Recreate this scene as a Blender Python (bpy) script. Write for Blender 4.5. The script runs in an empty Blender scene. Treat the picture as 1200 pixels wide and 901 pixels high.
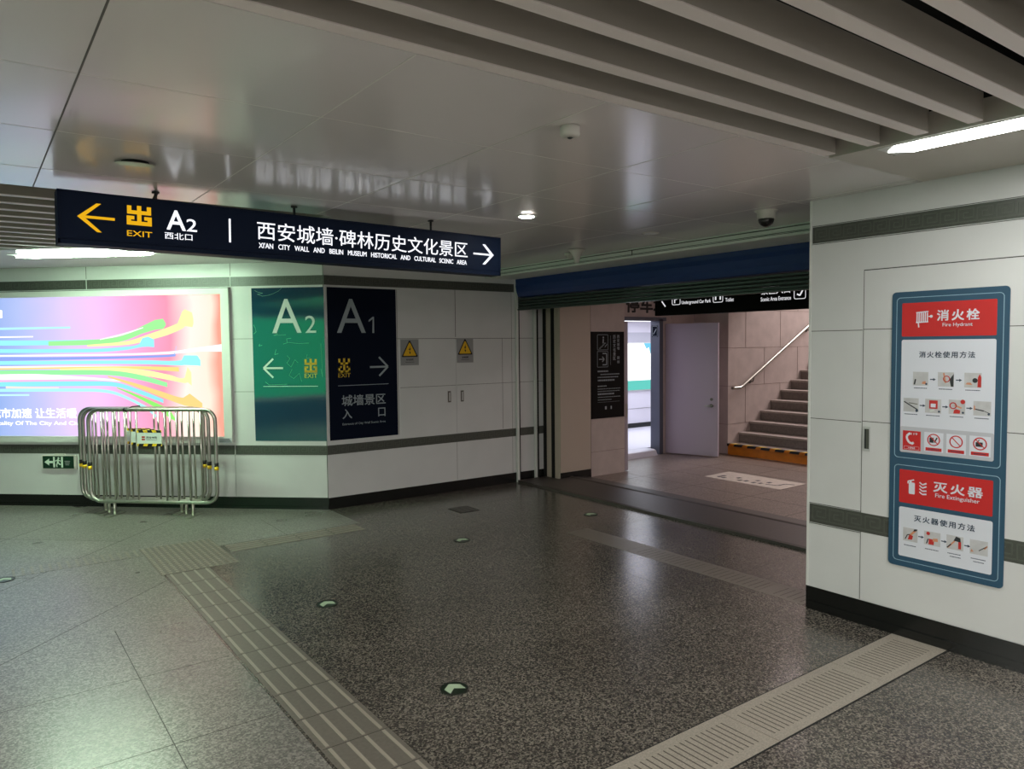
import bpy, bmesh, math, random
from mathutils import Vector, Matrix
random.seed(7)
SC = bpy.context.scene
COL = SC.collection

# ------------------------------------------------------------------ camera, world, exposure
H = 1.70
YAW, PITCH, ROLL, FPX = math.radians(53.78), math.radians(-3.096), math.radians(-0.61), 870.0
_d = Vector((math.cos(YAW)*math.cos(PITCH), math.sin(YAW)*math.cos(PITCH), math.sin(PITCH)))
_r = Vector((math.sin(YAW), -math.cos(YAW), 0))
_u = _r.cross(_d)
_r2 = math.cos(ROLL)*_r + math.sin(ROLL)*_u
_u2 = -math.sin(ROLL)*_r + math.cos(ROLL)*_u
cam = bpy.data.cameras.new('camera')
cam.sensor_fit = 'HORIZONTAL'
cam.sensor_width = 36
cam.lens = FPX/1200*36
cam.clip_start = 0.05
co = bpy.data.objects.new('camera', cam)
COL.objects.link(co)
m3 = Matrix((_r2, _u2, -_d)).transposed()
co.matrix_world = Matrix.Translation((0, 0, H)) @ m3.to_4x4()
SC.camera = co

SC.view_settings.view_transform = 'Standard'
SC.view_settings.look = 'None'
SC.view_settings.gamma = 1
SC.view_settings.use_curve_mapping = False
SC.view_settings.exposure = 0.15

W = bpy.data.worlds.new('station_air')
SC.world = W
W.use_nodes = True
W.node_tree.nodes['Background'].inputs[0].default_value = (0.80, 0.765, 0.755, 1)
W.node_tree.nodes['Background'].inputs[1].default_value = 0.62

STRIP_RIGHT = 24.0      # emission of the tubes by the right wall
STRIP_LEFT = 110.0       # emission of the tubes by the left wall
HALL_FILL = 140.0       # added fill tubes in the hall, out of view
LIGHTBOX = 1.12
CORRIDOR = 3.6
DAYLIGHT = 230.0


def area_light(name, loc, target, sx, sy, power, col):
    l = bpy.data.lights.new(name, 'AREA')
    l.shape = 'RECTANGLE'
    l.size, l.size_y, l.energy, l.color = sx, sy, power, col
    o = bpy.data.objects.new(name, l)
    COL.objects.link(o)
    o.location = loc
    o.rotation_euler = (Vector(target)-Vector(loc)).to_track_quat('-Z', 'Y').to_euler()
    return o


area_light('stairwell_daylight', (13.2, 5.9, 4.6), (9.0, 5.7, 0.6), 2.4, 2.0, DAYLIGHT, (1.0, 0.86, 0.84))


# ------------------------------------------------------------------ materials
def lin(c):
    def f(v):
        v /= 255.0
        return v/12.92 if v <= 0.04045 else ((v+0.055)/1.055)**2.4
    return (f(c[0]), f(c[1]), f(c[2]), 1)


MATS = {}


def mat(name, rgb, rough=0.5, metal=0.0, spec=0.5, coat=0.0, noise=None, bump=None):
    """procedural principled material; noise=(scale, amount) varies the value, bump=(scale, strength)"""
    m = bpy.data.materials.new(name)
    m.use_nodes = True
    nt = m.node_tree
    b = nt.nodes['Principled BSDF']
    c = lin(rgb)
    b.inputs['Base Color'].default_value = c
    b.inputs['Roughness'].default_value = rough
    b.inputs['Metallic'].default_value = metal
    b.inputs['Specular IOR Level'].default_value = spec
    b.inputs['Coat Weight'].default_value = coat
    b.inputs['Coat Roughness'].default_value = 0.05
    tc = nt.nodes.new('ShaderNodeTexCoord')
    if noise:
        n = nt.nodes.new('ShaderNodeTexNoise')
        n.inputs['Scale'].default_value = noise[0]
        n.inputs['Detail'].default_value = 4
        nt.links.new(tc.outputs['Object'], n.inputs['Vector'])
        r = nt.nodes.new('ShaderNodeMapRange')
        r.inputs['From Min'].default_value = 0.3
        r.inputs['From Max'].default_value = 0.7
        r.inputs['To Min'].default_value = 1-noise[1]
        r.inputs['To Max'].default_value = 1+noise[1]
        nt.links.new(n.outputs['Fac'], r.inputs['Value'])
        mx = nt.nodes.new('ShaderNodeVectorMath')
        mx.operation = 'SCALE'
        mx.inputs[0].default_value = c[:3]
        nt.links.new(r.outputs['Result'], mx.inputs['Scale'])
        nt.links.new(mx.outputs['Vector'], b.inputs['Base Color'])
    if bump:
        n = nt.nodes.new('ShaderNodeTexNoise')
        n.inputs['Scale'].default_value = bump[0]
        n.inputs['Detail'].default_value = 2
        nt.links.new(tc.outputs['Object'], n.inputs['Vector'])
        bp = nt.nodes.new('ShaderNodeBump')
        bp.inputs['Strength'].default_value = bump[1]
        bp.inputs['Distance'].default_value = 0.02
        nt.links.new(n.outputs['Fac'], bp.inputs['Height'])
        nt.links.new(bp.outputs['Normal'], b.inputs['Normal'])
    MATS[name] = m
    return m


def emis(name, rgb, strength):
    m = bpy.data.materials.new(name)
    m.use_nodes = True
    nt = m.node_tree
    nt.nodes.remove(nt.nodes['Principled BSDF'])
    e = nt.nodes.new('ShaderNodeEmission')
    e.inputs[0].default_value = lin(rgb)
    e.inputs[1].default_value = strength
    nt.links.new(e.outputs[0], nt.nodes['Material Output'].inputs['Surface'])
    MATS[name] = m
    return m


def granite(name, base, dark, light, rough, tile=0.8, rot=0.0, var=0.1, speck=260):
    m = bpy.data.materials.new(name)
    m.use_nodes = True
    nt = m.node_tree
    N = nt.nodes.new
    L = nt.links.new
    b = nt.nodes['Principled BSDF']
    tc = N('ShaderNodeTexCoord')
    vo = N('ShaderNodeTexVoronoi')
    vo.inputs['Scale'].default_value = speck
    vo.inputs['Randomness'].default_value = 1.0
    L(tc.outputs['Object'], vo.inputs['Vector'])
    sp = N('ShaderNodeSeparateColor')
    L(vo.outputs['Color'], sp.inputs[0])
    vn = N('ShaderNodeTexNoise')
    vn.inputs['Scale'].default_value = speck*0.35
    vn.inputs['Detail'].default_value = 2
    L(tc.outputs['Object'], vn.inputs['Vector'])
    vm = N('ShaderNodeMath')
    vm.operation = 'MULTIPLY_ADD'
    vm.inputs[1].default_value = 0.62
    L(sp.outputs[0], vm.inputs[0])
    vh = N('ShaderNodeMath')
    vh.operation = 'MULTIPLY'
    vh.inputs[1].default_value = 0.38
    L(vn.outputs['Fac'], vh.inputs[0])
    L(vh.outputs[0], vm.inputs[2])
    rp = N('ShaderNodeValToRGB')
    rp.color_ramp.elements[0].position = 0.25
    rp.color_ramp.elements[0].color = lin(dark)
    rp.color_ramp.elements[1].position = 0.78
    rp.color_ramp.elements[1].color = lin(light)
    e = rp.color_ramp.elements.new(0.5)
    e.color = lin(base)
    L(vm.outputs[0], rp.inputs['Fac'])
    mp = N('ShaderNodeMapping')
    mp.inputs['Rotation'].default_value = (0, 0, rot)
    mp.inputs['Scale'].default_value = (1/tile, 1/tile, 0)
    L(tc.outputs['Object'], mp.inputs['Vector'])
    fl = N('ShaderNodeVectorMath')
    fl.operation = 'FLOOR'
    L(mp.outputs['Vector'], fl.inputs[0])
    wn = N('ShaderNodeTexWhiteNoise')
    L(fl.outputs['Vector'], wn.inputs['Vector'])
    st = N('ShaderNodeTexNoise')
    st.inputs['Scale'].default_value = 1.6
    st.inputs['Detail'].default_value = 2
    L(tc.outputs['Object'], st.inputs['Vector'])
    a = N('ShaderNodeMath')
    a.operation = 'MULTIPLY_ADD'
    a.inputs[1].default_value = var*1.6
    a.inputs[2].default_value = 1-var*0.8
    L(wn.outputs['Value'], a.inputs[0])
    a2 = N('ShaderNodeMath')
    a2.operation = 'MULTIPLY_ADD'
    a2.inputs[1].default_value = 0.5
    a2.inputs[2].default_value = 0.75
    L(st.outputs['Fac'], a2.inputs[0])
    a3 = N('ShaderNodeMath')
    a3.operation = 'MULTIPLY'
    L(a.outputs[0], a3.inputs[0])
    L(a2.outputs[0], a3.inputs[1])
    mx = N('ShaderNodeVectorMath')
    mx.operation = 'SCALE'
    L(rp.outputs['Color'], mx.inputs[0])
    L(a3.outputs[0], mx.inputs['Scale'])
    L(mx.outputs['Vector'], b.inputs['Base Color'])
    rr = N('ShaderNodeMath')
    rr.operation = 'MULTIPLY_ADD'
    rr.inputs[1].default_value = 0.10
    rr.inputs[2].default_value = rough-0.05
    L(st.outputs['Fac'], rr.inputs[0])
    L(rr.outputs[0], b.inputs['Roughness'])
    b.inputs['Specular IOR Level'].default_value = 0.5
    MATS[name] = m
    return m


def lightbox_art(name, strength, o, ax, alo, ahi):
    """printed gradient of the backlit poster: blue, lilac, pink, peach from left to right"""
    m = bpy.data.materials.new(name)
    m.use_nodes = True
    nt = m.node_tree
    N = nt.nodes.new
    L = nt.links.new
    nt.nodes.remove(nt.nodes['Principled BSDF'])
    tc = N('ShaderNodeTexCoord')
    dt = N('ShaderNodeVectorMath')
    dt.operation = 'DOT_PRODUCT'
    dt.inputs[1].default_value = ax
    L(tc.outputs['Object'], dt.inputs[0])
    mr = N('ShaderNodeMapRange')
    mr.inputs['From Min'].default_value = alo
    mr.inputs['From Max'].default_value = ahi
    L(dt.outputs['Value'], mr.inputs['Value'])
    nz = N('ShaderNodeTexNoise')
    nz.inputs['Scale'].default_value = 1.3
    L(tc.outputs['Object'], nz.inputs['Vector'])
    ad = N('ShaderNodeMath')
    ad.operation = 'MULTIPLY_ADD'
    ad.inputs[1].default_value = 0.16
    L(nz.outputs['Fac'], ad.inputs[0])
    sb = N('ShaderNodeMath')
    sb.operation = 'SUBTRACT'
    sb.inputs[1].default_value = 0.08
    L(mr.outputs['Result'], ad.inputs[2])
    L(ad.outputs[0], sb.inputs[0])
    rp = N('ShaderNodeValToRGB')
    cr = rp.color_ramp
    cr.elements[0].position = 0.0
    cr.elements[0].color = lin((140, 170, 225))
    cr.elements[1].position = 1.0
    cr.elements[1].color = lin((243, 160, 140))
    for p, c in ((0.14, (172, 186, 232)), (0.32, (216, 196, 240)), (0.48, (236, 190, 238)), (0.64, (240, 166, 206)),
                 (0.76, (240, 150, 176)), (0.86, (254, 232, 222)), (0.95, (253, 226, 208))):
        e = cr.elements.new(p)
        e.color = lin(c)
    L(sb.outputs[0], rp.inputs['Fac'])
    e = N('ShaderNodeEmission')
    e.inputs[1].default_value = strength
    L(rp.outputs['Color'], e.inputs[0])
    L(e.outputs[0], nt.nodes['Material Output'].inputs['Surface'])
    MATS[name] = m
    return m


M = MATS
mat('wall_enamel', (206, 207, 206), 0.28, noise=(3, 0.03))
mat('wall_grey', (74, 76, 74), 0.6)
mat('joint_dark', (70, 70, 66), 0.7)
mat('band_stone', (74, 76, 70), 0.35, noise=(40, 0.12))
mat('band_relief', (84, 87, 80), 0.35)
mat('base_black', (20, 21, 20), 0.25)
mat('ceiling_metal', (230, 225, 224), 0.20, metal=0.0, spec=0.9, coat=0.15, bump=(0.9, 0.05))
mat('ceiling_plain', (196, 192, 182), 0.45)
mat('ceiling_joint', (214, 212, 206), 0.4)
mat('ceiling_gap', (110, 108, 104), 0.7)
mat('baffle_metal', (160, 154, 144), 0.5)
mat('baffle_lip', (232, 224, 220), 0.5)
mat('plenum_black', (14, 14, 13), 0.9)
mat('aluminium', (188, 190, 188), 0.4, metal=0.25)
mat('aluminium_white', (212, 214, 210), 0.35)
mat('steel', (184, 183, 174), 0.32, metal=1.0, noise=(25, 0.06))
mat('steel_dark', (120, 118, 112), 0.35, metal=0.9)
mat('sign_navy', (14, 27, 50), 0.55, spec=0.12)
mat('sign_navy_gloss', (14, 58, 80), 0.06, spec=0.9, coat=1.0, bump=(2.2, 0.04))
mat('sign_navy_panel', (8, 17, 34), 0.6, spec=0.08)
mat('print_white', (205, 214, 208), 0.4)
mat('print_grey', (150, 160, 166), 0.45)
mat('print_yellow', (214, 178, 40), 0.4)
mat('print_black', (20, 20, 20), 0.5)
mat('scratch', (84, 150, 124), 0.5)
mat('plate_silver', (150, 154, 154), 0.35, metal=0.35)
mat('warning_yellow', (226, 178, 18), 0.45)
mat('hazard_yellow', (232, 196, 30), 0.45)
mat('hazard_orange', (206, 118, 22), 0.55, noise=(8, 0.12))
mat('board_blue', (44, 78, 102), 0.4)
mat('board_red', (196, 36, 38), 0.4)
mat('board_white', (214, 217, 226), 0.4)
mat('board_grey', (186, 188, 196), 0.45)
mat('board_line', (150, 180, 196), 0.45)
mat('board_ink', (52, 66, 88), 0.5)
mat('photo_grey', (190, 190, 192), 0.5, noise=(18, 0.1))
mat('photo_red', (190, 44, 40), 0.5)
mat('photo_skin', (206, 142, 108), 0.5)
mat('photo_dark', (42, 44, 48), 0.5)
mat('exit_green', (12, 52, 34), 0.35)
mat('exit_white', (206, 222, 206), 0.4)
mat('marker_green', (16, 34, 20), 0.35)
mat('marker_arrow', (170, 190, 162), 0.4)
mat('plastic_white', (206, 204, 196), 0.4)
mat('dome_black', (10, 10, 11), 0.08, spec=0.8)
mat('shutter_blue', (18, 52, 112), 0.4)
mat('shutter_steel', (66, 78, 74), 0.4, metal=0.5)
mat('header_white', (224, 230, 222), 0.45)
mat('rubber', (62, 56, 52), 0.45, noise=(30, 0.15))
mat('tactile_metal', (100, 95, 87), 0.4, noise=(60, 0.12))
mat('tactile_bar', (150, 144, 132), 0.32)
mat('strip_stone_dull', (112, 104, 96), 0.4, noise=(140, 0.15))
mat('strip_stone', (146, 139, 128), 0.5, noise=(140, 0.22))
mat('groove', (74, 68, 60), 0.8)
mat('stone_beige', (186, 173, 168), 0.6, noise=(6, 0.08))
mat('stone_joint', (128, 112, 104), 0.8)
mat('panel_beige', (184, 170, 156), 0.5)
mat('door_paint', (182, 172, 184), 0.45)
mat('door_frame', (92, 96, 108), 0.4, metal=0.3)
mat('step_stone', (124, 112, 108), 0.6, noise=(30, 0.15))
mat('step_nose', (160, 148, 142), 0.6, noise=(30, 0.12))
mat('sticker_grey', (190, 180, 168), 0.5, noise=(20, 0.12))
mat('corridor_white', (226, 226, 234), 0.35)
mat('panel_dark', (22, 20, 20), 0.6, spec=0.12)
mat('drain_metal', (48, 46, 42), 0.5, metal=0.4)
mat('cable_black', (18, 18, 18), 0.5)
granite('granite_hall', (76, 72, 67), (46, 43, 40), (122, 116, 107), 0.22, 0.8, 0, 0.10, 140)
granite('granite_left', (110, 107, 102), (80, 78, 74), (144, 140, 133), 0.29, 0.8, math.radians(-42), 0.05, 120)  # polished stone; the left side's brighter light is put into its tone
granite('granite_back', (120, 106, 96), (84, 74, 68), (146, 132, 122), 0.34, 0.6, 0, 0.10, 120)
mat('floor_joint', (52, 49, 45), 0.7)
emis('tube_white', (255, 255, 250), STRIP_RIGHT)
emis('tube_green', (214, 255, 216), STRIP_LEFT)
emis('tube_fill', (255, 249, 243), HALL_FILL)
emis('sign_lit_white', (246, 248, 255), 1.2)
emis('sign_lit_yellow', (240, 180, 28), 0.88)
emis('downlight_lit', (255, 250, 240), 120.0)
emis('back_fill', (255, 232, 230), 16.0)
emis('corridor_lamp', (238, 238, 255), CORRIDOR)
emis('lit_white', (255, 255, 255), 1.5)
emis('lit_teal', (110, 218, 206), 0.85)
emis('lit_blue', (120, 200, 232), 1.1)
emis('lit_green_board', (56, 196, 118), 2.2)
emis('back_sign_white', (226, 226, 230), 0.9)


# ------------------------------------------------------------------ frames and mesh builder
class Frame:
    def __init__(s, o, ax, n, up=(0, 0, 1)):
        s.o, s.ax, s.n, s.up = Vector(o), Vector(ax), Vector(n), Vector(up)

    def p(s, a, b, c=0.0):
        return s.o + s.ax*a + s.up*b + s.n*c


K = Vector((2.98, 7.32, 0))
WA = math.radians(137.6)
TV = Vector((math.cos(WA), math.sin(WA), 0))
NV = Vector((-math.sin(WA), math.cos(WA), 0))
XR, YE = 4.28, 2.672           # right wall plane and its free end
ZC = 2.57                      # ceiling
WORLD = Frame((0, 0, 0), (1, 0, 0), (0, 0, 1), (0, 1, 0))      # a=X b=Y c=Z
CEN = Frame((0, 7.32, 0), (1, 0, 0), (0, -1, 0))               # a = X
LEF = Frame(K, -TV, NV)                                        # a = -t
RIG = Frame((XR, 0, 0), (0, -1, 0), (-1, 0, 0))                # a = -Y
TILT = math.radians(0.85)
SGN = Frame((0.405, 4.5, 2.526), (math.cos(TILT), 0, -math.sin(TILT)), (0, -1, 0), (math.sin(TILT), 0, math.cos(TILT)))
INN = Frame((0, 7.0, 0), (1, 0, 0), (0, -1, 0))
BSG = Frame((6.4, 0, 0), (0, -1, 0), (-1, 0, 0))
DWL = Frame((0, 7.78, 0), (1, 0, 0), (0, -1, 0))


class MB:
    def __init__(s, frame=WORLD):
        s.f, s.v, s.fc, s.mi, s.sm, s.mats = frame, [], [], [], [], []

    def m(s, name):
        if name not in s.mats:
            s.mats.append(name)
        return s.mats.index(name)

    def face(s, idx, mi, smooth=False):
        s.fc.append(idx)
        s.mi.append(mi)
        s.sm.append(smooth)

    def box(s, a0, b0, c0, a1, b1, c1, mt):
        a0, a1 = sorted((a0, a1))
        b0, b1 = sorted((b0, b1))
        c0, c1 = sorted((c0, c1))
        i = len(s.v)
        k = s.m(mt)
        for c in (c0, c1):
            for b in (b0, b1):
                for a in (a0, a1):
                    s.v.append(s.f.p(a, b, c))
        for q in ((0, 2, 3, 1), (4, 5, 7, 6), (0, 1, 5, 4), (2, 6, 7, 3), (0, 4, 6, 2), (1, 3, 7, 5)):
            s.face([i+j for j in q], k)
        return s

    def poly(s, pts, c0, c1, mt):
        """prism over a polygon given counter-clockwise in (a,b)"""
        ar = sum(pts[i-1][0]*pts[i][1]-pts[i][0]*pts[i-1][1] for i in range(len(pts)))
        if ar < 0:
            pts = pts[::-1]
        i = len(s.v)
        n = len(pts)
        k = s.m(mt)
        for c in (c0, c1):
            for a, b in pts:
                s.v.append(s.f.p(a, b, c))
        s.face([i+j for j in range(n)][::-1], k)
        s.face([i+n+j for j in range(n)], k)
        for j in range(n):
            s.face([i+j, i+(j+1) % n, i+n+(j+1) % n, i+n+j], k)
        return s

    def rrect(s, a0, b0, a1, b1, r, c0, c1, mt, seg=5):
        a0, a1 = sorted((a0, a1))
        b0, b1 = sorted((b0, b1))
        pts = []
        for cx, cy, s0 in ((a1-r, b0+r, -90), (a1-r, b1-r, 0), (a0+r, b1-r, 90), (a0+r, b0+r, 180)):
            for q in range(seg+1):
                t = math.radians(s0+90*q/seg)
                pts.append((cx+r*math.cos(t), cy+r*math.sin(t)))
        return s.poly(pts, c0, c1, mt)

    def line(s, p, q, w, c0, c1, mt):
        d = Vector((q[0]-p[0], q[1]-p[1]))
        if d.length < 1e-9:
            return s
        n = Vector((-d.y, d.x)).normalized()*w/2
        return s.poly([(p[0]+n.x, p[1]+n.y), (p[0]-n.x, p[1]-n.y), (q[0]-n.x, q[1]-n.y), (q[0]+n.x, q[1]+n.y)], c0, c1, mt)

    def rring(s, a0, b0, a1, b1, r, w, c0, c1, mt, seg=5):
        """thin rounded rectangular outline"""
        a0, a1 = sorted((a0, a1))
        b0, b1 = sorted((b0, b1))
        pts = []
        for cx, cy, s0 in ((a1-r, b0+r, -90), (a1-r, b1-r, 0), (a0+r, b1-r, 90), (a0+r, b0+r, 180)):
            for q in range(seg+1):
                t = math.radians(s0+90*q/seg)
                pts.append((cx+r*math.cos(t), cy+r*math.sin(t)))
        for i in range(len(pts)):
            s.line(pts[i-1], pts[i], w, c0, c1, mt)
        return s

    def ring(s, ca, cb, r, w, c0, c1, mt, seg=24):
        pts = [(ca+r*math.cos(2*math.pi*i/seg), cb+r*math.sin(2*math.pi*i/seg)) for i in range(seg)]
        for i in range(seg):
            s.line(pts[i-1], pts[i], w, c0, c1, mt)
        return s

    def disc(s, ca, cb, r, c0, c1, mt, seg=24):
        return s.poly([(ca+r*math.cos(2*math.pi*i/seg), cb+r*math.sin(2*math.pi*i/seg)) for i in range(seg)], c0, c1, mt)

    def tube(s, pts, r, mt, seg=8, closed=False):
        """pts are world points"""
        pts = [Vector(p) for p in pts]
        n = len(pts)
        k = s.m(mt)
        base = len(s.v)
        ref = None
        for i, p in enumerate(pts):
            a = pts[i-1] if (i > 0 or closed) else p
            b = pts[(i+1) % n] if (i < n-1 or closed) else p
            t = (b-a).normalized()
            if ref is None:
                ref = t.orthogonal().normalized()
            ref = (ref - t*ref.dot(t)).normalized()
            w = t.cross(ref)
            for j in range(seg):
                an = 2*math.pi*j/seg
                s.v.append(p+(ref*math.cos(an)+w*math.sin(an))*r)
        for i in range(n if closed else n-1):
            i2 = (i+1) % n
            for j in range(seg):
                j2 = (j+1) % seg
                s.face([base+i*seg+j, base+i*seg+j2, base+i2*seg+j2, base+i2*seg+j], k, True)
        if not closed:
            s.face([base+j for j in range(seg)][::-1], k)
            s.face([base+(n-1)*seg+j for j in range(seg)], k)
        return s

    def lathe(s, cx, cy, prof, mt, seg=24):
        """profile of (radius, z), world, revolved about the vertical through cx, cy; profile runs upward"""
        k = s.m(mt)
        base = len(s.v)
        for r, z in prof:
            for j in range(seg):
                an = 2*math.pi*j/seg
                s.v.append(Vector((cx+r*math.cos(an), cy+r*math.sin(an), z)))
        for i in range(len(prof)-1):
            for j in range(seg):
                j2 = (j+1) % seg
                s.face([base+i*seg+j, base+i*seg+j2, base+(i+1)*seg+j2, base+(i+1)*seg+j], k, True)
        s.face([base+j for j in range(seg)][::-1], k)
        s.face([base+(len(prof)-1)*seg+j for j in range(seg)], k)
        return s

    def text(s, body, a0, b0, a1, b1, c, mt, bold=0.0, depth=0.0012, spacing=1.0):
        """lettering stretched into the box a0,b0 - a1,b1 of the frame, raised to c"""
        V, F = glyphs(body, spacing)
        x0 = min(p[0] for p in V)
        x1 = max(p[0] for p in V)
        y0 = min(p[1] for p in V)
        y1 = max(p[1] for p in V)
        k = s.m(mt)
        gh = abs(b1-b0)
        d = bold*gh
        offs = [(0, 0)] if d <= 0 else [(-d, -d), (d, -d), (d, d), (-d, d)]
        for q, (da, db) in enumerate(offs):
            i = len(s.v)
            for p in V:
                s.v.append(s.f.p(a0+d+(p[0]-x0)/(x1-x0)*(a1-a0-2*d)+da, b0+d+(p[1]-y0)/(y1-y0)*(b1-b0-2*d)+db,
                                 c+(depth+0.00002*q if p[2] > 0 else 0)))
            for f in F:
                s.face([i+j for j in f], k)
        return s

    def build(s, name, parent=None, kind=None, label=None):
        org = parent['_org'] if parent is not None else (0, 0, 0)
        me = bpy.data.meshes.new(name)
        oo = Vector(org)
        me.from_pydata([tuple(p-oo) for p in s.v], [], s.fc)
        for n in s.mats:
            me.materials.append(M[n])
        me.polygons.foreach_set('material_index', s.mi)
        me.polygons.foreach_set('use_smooth', s.sm)
        me.update()
        o = bpy.data.objects.new(name, me)
        COL.objects.link(o)
        if parent is not None:
            o.parent = parent if not isinstance(parent, Proxy) else parent.o
        if kind:
            o['kind'] = kind
        if label:
            o['label'] = label
        return o


_GL = {}


def glyphs(body, spacing):
    key = (body, spacing)
    if key in _GL:
        return _GL[key]
    c = bpy.data.curves.new('lettering', 'FONT')
    c.body = body
    c.extrude = 0.01
    c.resolution_u = 3
    c.space_character = spacing
    o = bpy.data.objects.new('lettering', c)
    COL.objects.link(o)
    dg = bpy.context.evaluated_depsgraph_get()
    me = bpy.data.meshes.new_from_object(o.evaluated_get(dg))
    V = [tuple(v.co) for v in me.vertices]
    F = [tuple(p.vertices) for p in me.polygons]
    bpy.data.objects.remove(o)
    bpy.data.curves.remove(c)
    bpy.data.meshes.remove(me)
    _GL[key] = (V, F)
    return _GL[key]


class Proxy:
    """a parent object together with the world point its children are measured from"""
    def __init__(s, o, org):
        s.o, s.org = o, org

    def __getitem__(s, k):
        return s.org


def thing(name, loc, label, cat, group=None):
    o = bpy.data.objects.new(name, None)
    o.empty_display_size = 0.1
    COL.objects.link(o)
    o.location = loc
    o['label'] = label
    o['category'] = cat
    if group:
        o['group'] = group
    return Proxy(o, tuple(loc))


def sub(part, root):
    return Proxy(part, root.org)


def tag(o, label, cat, group=None):
    o['label'] = label
    o['category'] = cat
    if group:
        o['group'] = group
    return o


def copy_thing(src, loc, label, group=None):
    c = src.copy()
    COL.objects.link(c)
    c.location = loc
    c['label'] = label
    if group:
        c['group'] = group
    for ch in list(src.children):
        d = ch.copy()
        COL.objects.link(d)
        d.parent = c
        for g in list(ch.children):
            e = g.copy()
            COL.objects.link(e)
            e.parent = d
    return c


def meander(mb, a0, a1, b0, b1, c0, c1, mt):
    """greek key relief running along a band"""
    h = b1-b0
    u = h*1.05
    n = max(1, int((a1-a0)/u))
    w = h*0.075
    for i in range(n):
        x = a0+(i+0.05)*(a1-a0)/n
        P = [(0.05, 0.12), (0.05, 0.88), (0.86, 0.88), (0.86, 0.34), (0.32, 0.34), (0.32, 0.64), (0.6, 0.64)]
        P = [(x+p[0]*u, b0+p[1]*h) for p in P]
        for p, q in zip(P, P[1:]):
            mb.line(p, q, w, c0, c1, mt)
        mb.line((x+0.05*u, b0+0.12*h), (x+1.05*u, b0+0.12*h), w, c0, c1, mt)


# ------------------------------------------------------------------ structure: floor
fb = MB()
fb.box(1.12, -6, -0.1, 5.41, 6.56, 0, 'granite_hall')
fb.box(2.98, 6.56, -0.1, 5.41, 7.32, 0, 'granite_hall')
fb.box(1.12, 6.56, -0.1, 2.98, 7.32, 0, 'granite_left')  # tone edge at the corner stands for the change in wall reflections
fb.box(-7, -6, -0.1, 1.12, 4.0, 0, 'granite_left')
fb.poly([(1.12, 4.0), (1.12, 7.32), (2.98, 7.32), (2.98-12.5*0.7385, 7.32+12.5*0.6743), (-7, 15.75), (-7, 4.0)], -0.1, 0, 'granite_left')
fb.box(5.41, 2.6, -0.1, 16.5, 7.8, 0, 'granite_back')
J = 0.0006
for x in (2.27, 3.07, 3.87):
    fb.line((x, -5.9), (x, 7.3), 0.003, 0, J, 'floor_joint')
for i in range(13):
    y = 6.57-0.8*i
    fb.line((1.47, y), (4.2 if y < 2.6 else 5.38, y), 0.003, 0, J, 'floor_joint')
for x in (0.65, -0.15, -0.95):
    fb.line((x, -5.9), (x, 4.97 if x > 0 else 4.17), 0.004, 0, J, 'floor_joint')
for y in (4.17, 3.37, 2.57, 1.77, 0.97):
    fb.line((-3, y), (1.1, y), 0.003, 0, J, 'floor_joint')
for t in (0.35, 1.42, 2.49, 3.56):
    p = K+TV*t
    q = p+NV*3.2
    pts = (p.x, p.y), (max(q.x, -6), q.y)
    if t > 1:
        fb.line(pts[0], pts[1], 0.004, 0, J, 'floor_joint')
fb.line((0.05, 4.78), (1.12, 5.83), 0.004, 0, J, 'floor_joint')
for n in (1.35, 2.4):
    p = K+TV*1.4+NV*n
    q = K+TV*4.2+NV*n
    fb.line((p.x, p.y), (q.x, q.y), 0.003, 0, J, 'floor_joint')
for x in (6.9, 7.5, 8.1, 8.7):
    fb.line((x, 2.7), (x, 6.95), 0.004, 0, J, 'floor_joint')
for y in (3.4, 4.2, 5.0, 5.8, 6.6):
    fb.line((6.36, y), (9.2, y), 0.004, 0, J, 'floor_joint')
fb.build('floor', kind='structure')

# ceiling with two open baffle recesses
cb = MB()
T = 0.02


def ceil(pts, mt='ceiling_metal'):
    cb.poly(pts, ZC, ZC+T, mt)


ceil([(-7, 1.995), (4.98, 1.995), (4.98, 4.76), (-7, 4.76)])
ceil([(3.345, -6), (5.9, -6), (5.9, 1.995), (3.345, 1.995)], 'ceiling_plain')
ceil([(-7, -6), (3.345, -6), (3.345, -1.2), (-7, -1.2)])
P0 = K+TV*0.0584+NV*1.39
PE = K+TV*12.2
PE2 = K+TV*12.2+NV*1.39
ceil([(2.0, 4.76), (4.98, 4.76), (4.98, 7.32), (K.x, K.y), (PE.x, PE.y), (PE2.x, PE2.y), (2.0, P0.y)])
# recess linings
cb.box(3.345, -1.2, ZC+0.02, 3.36, 1.995, ZC+0.10, 'ceiling_plain')
cb.box(-7, 1.995, ZC+0.02, 3.345, 2.005, ZC+0.4, 'baffle_metal')
cb.box(-7, -1.2, ZC+0.4, 3.345, 2.0, ZC+0.42, 'plenum_black')
cb.box(3.36, -1.2, ZC+0.1, 3.38, 2.0, ZC+0.42, 'plenum_black')
cb.box(-7, 4.75, ZC+0.02, 2.0, 4.76, ZC+0.3, 'baffle_metal')
cb.box(-7, 4.76, ZC+0.28, 2.1, 15.9, ZC+0.3, 'baffle_metal')
cb.box(2.0, 4.76, ZC+0.02, 2.01, P0.y, ZC+0.3, 'baffle_metal')
cb.line((2.0, P0.y), (PE2.x, PE2.y), 0.02, ZC+0.02, ZC+0.3, 'baffle_metal')
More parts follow.
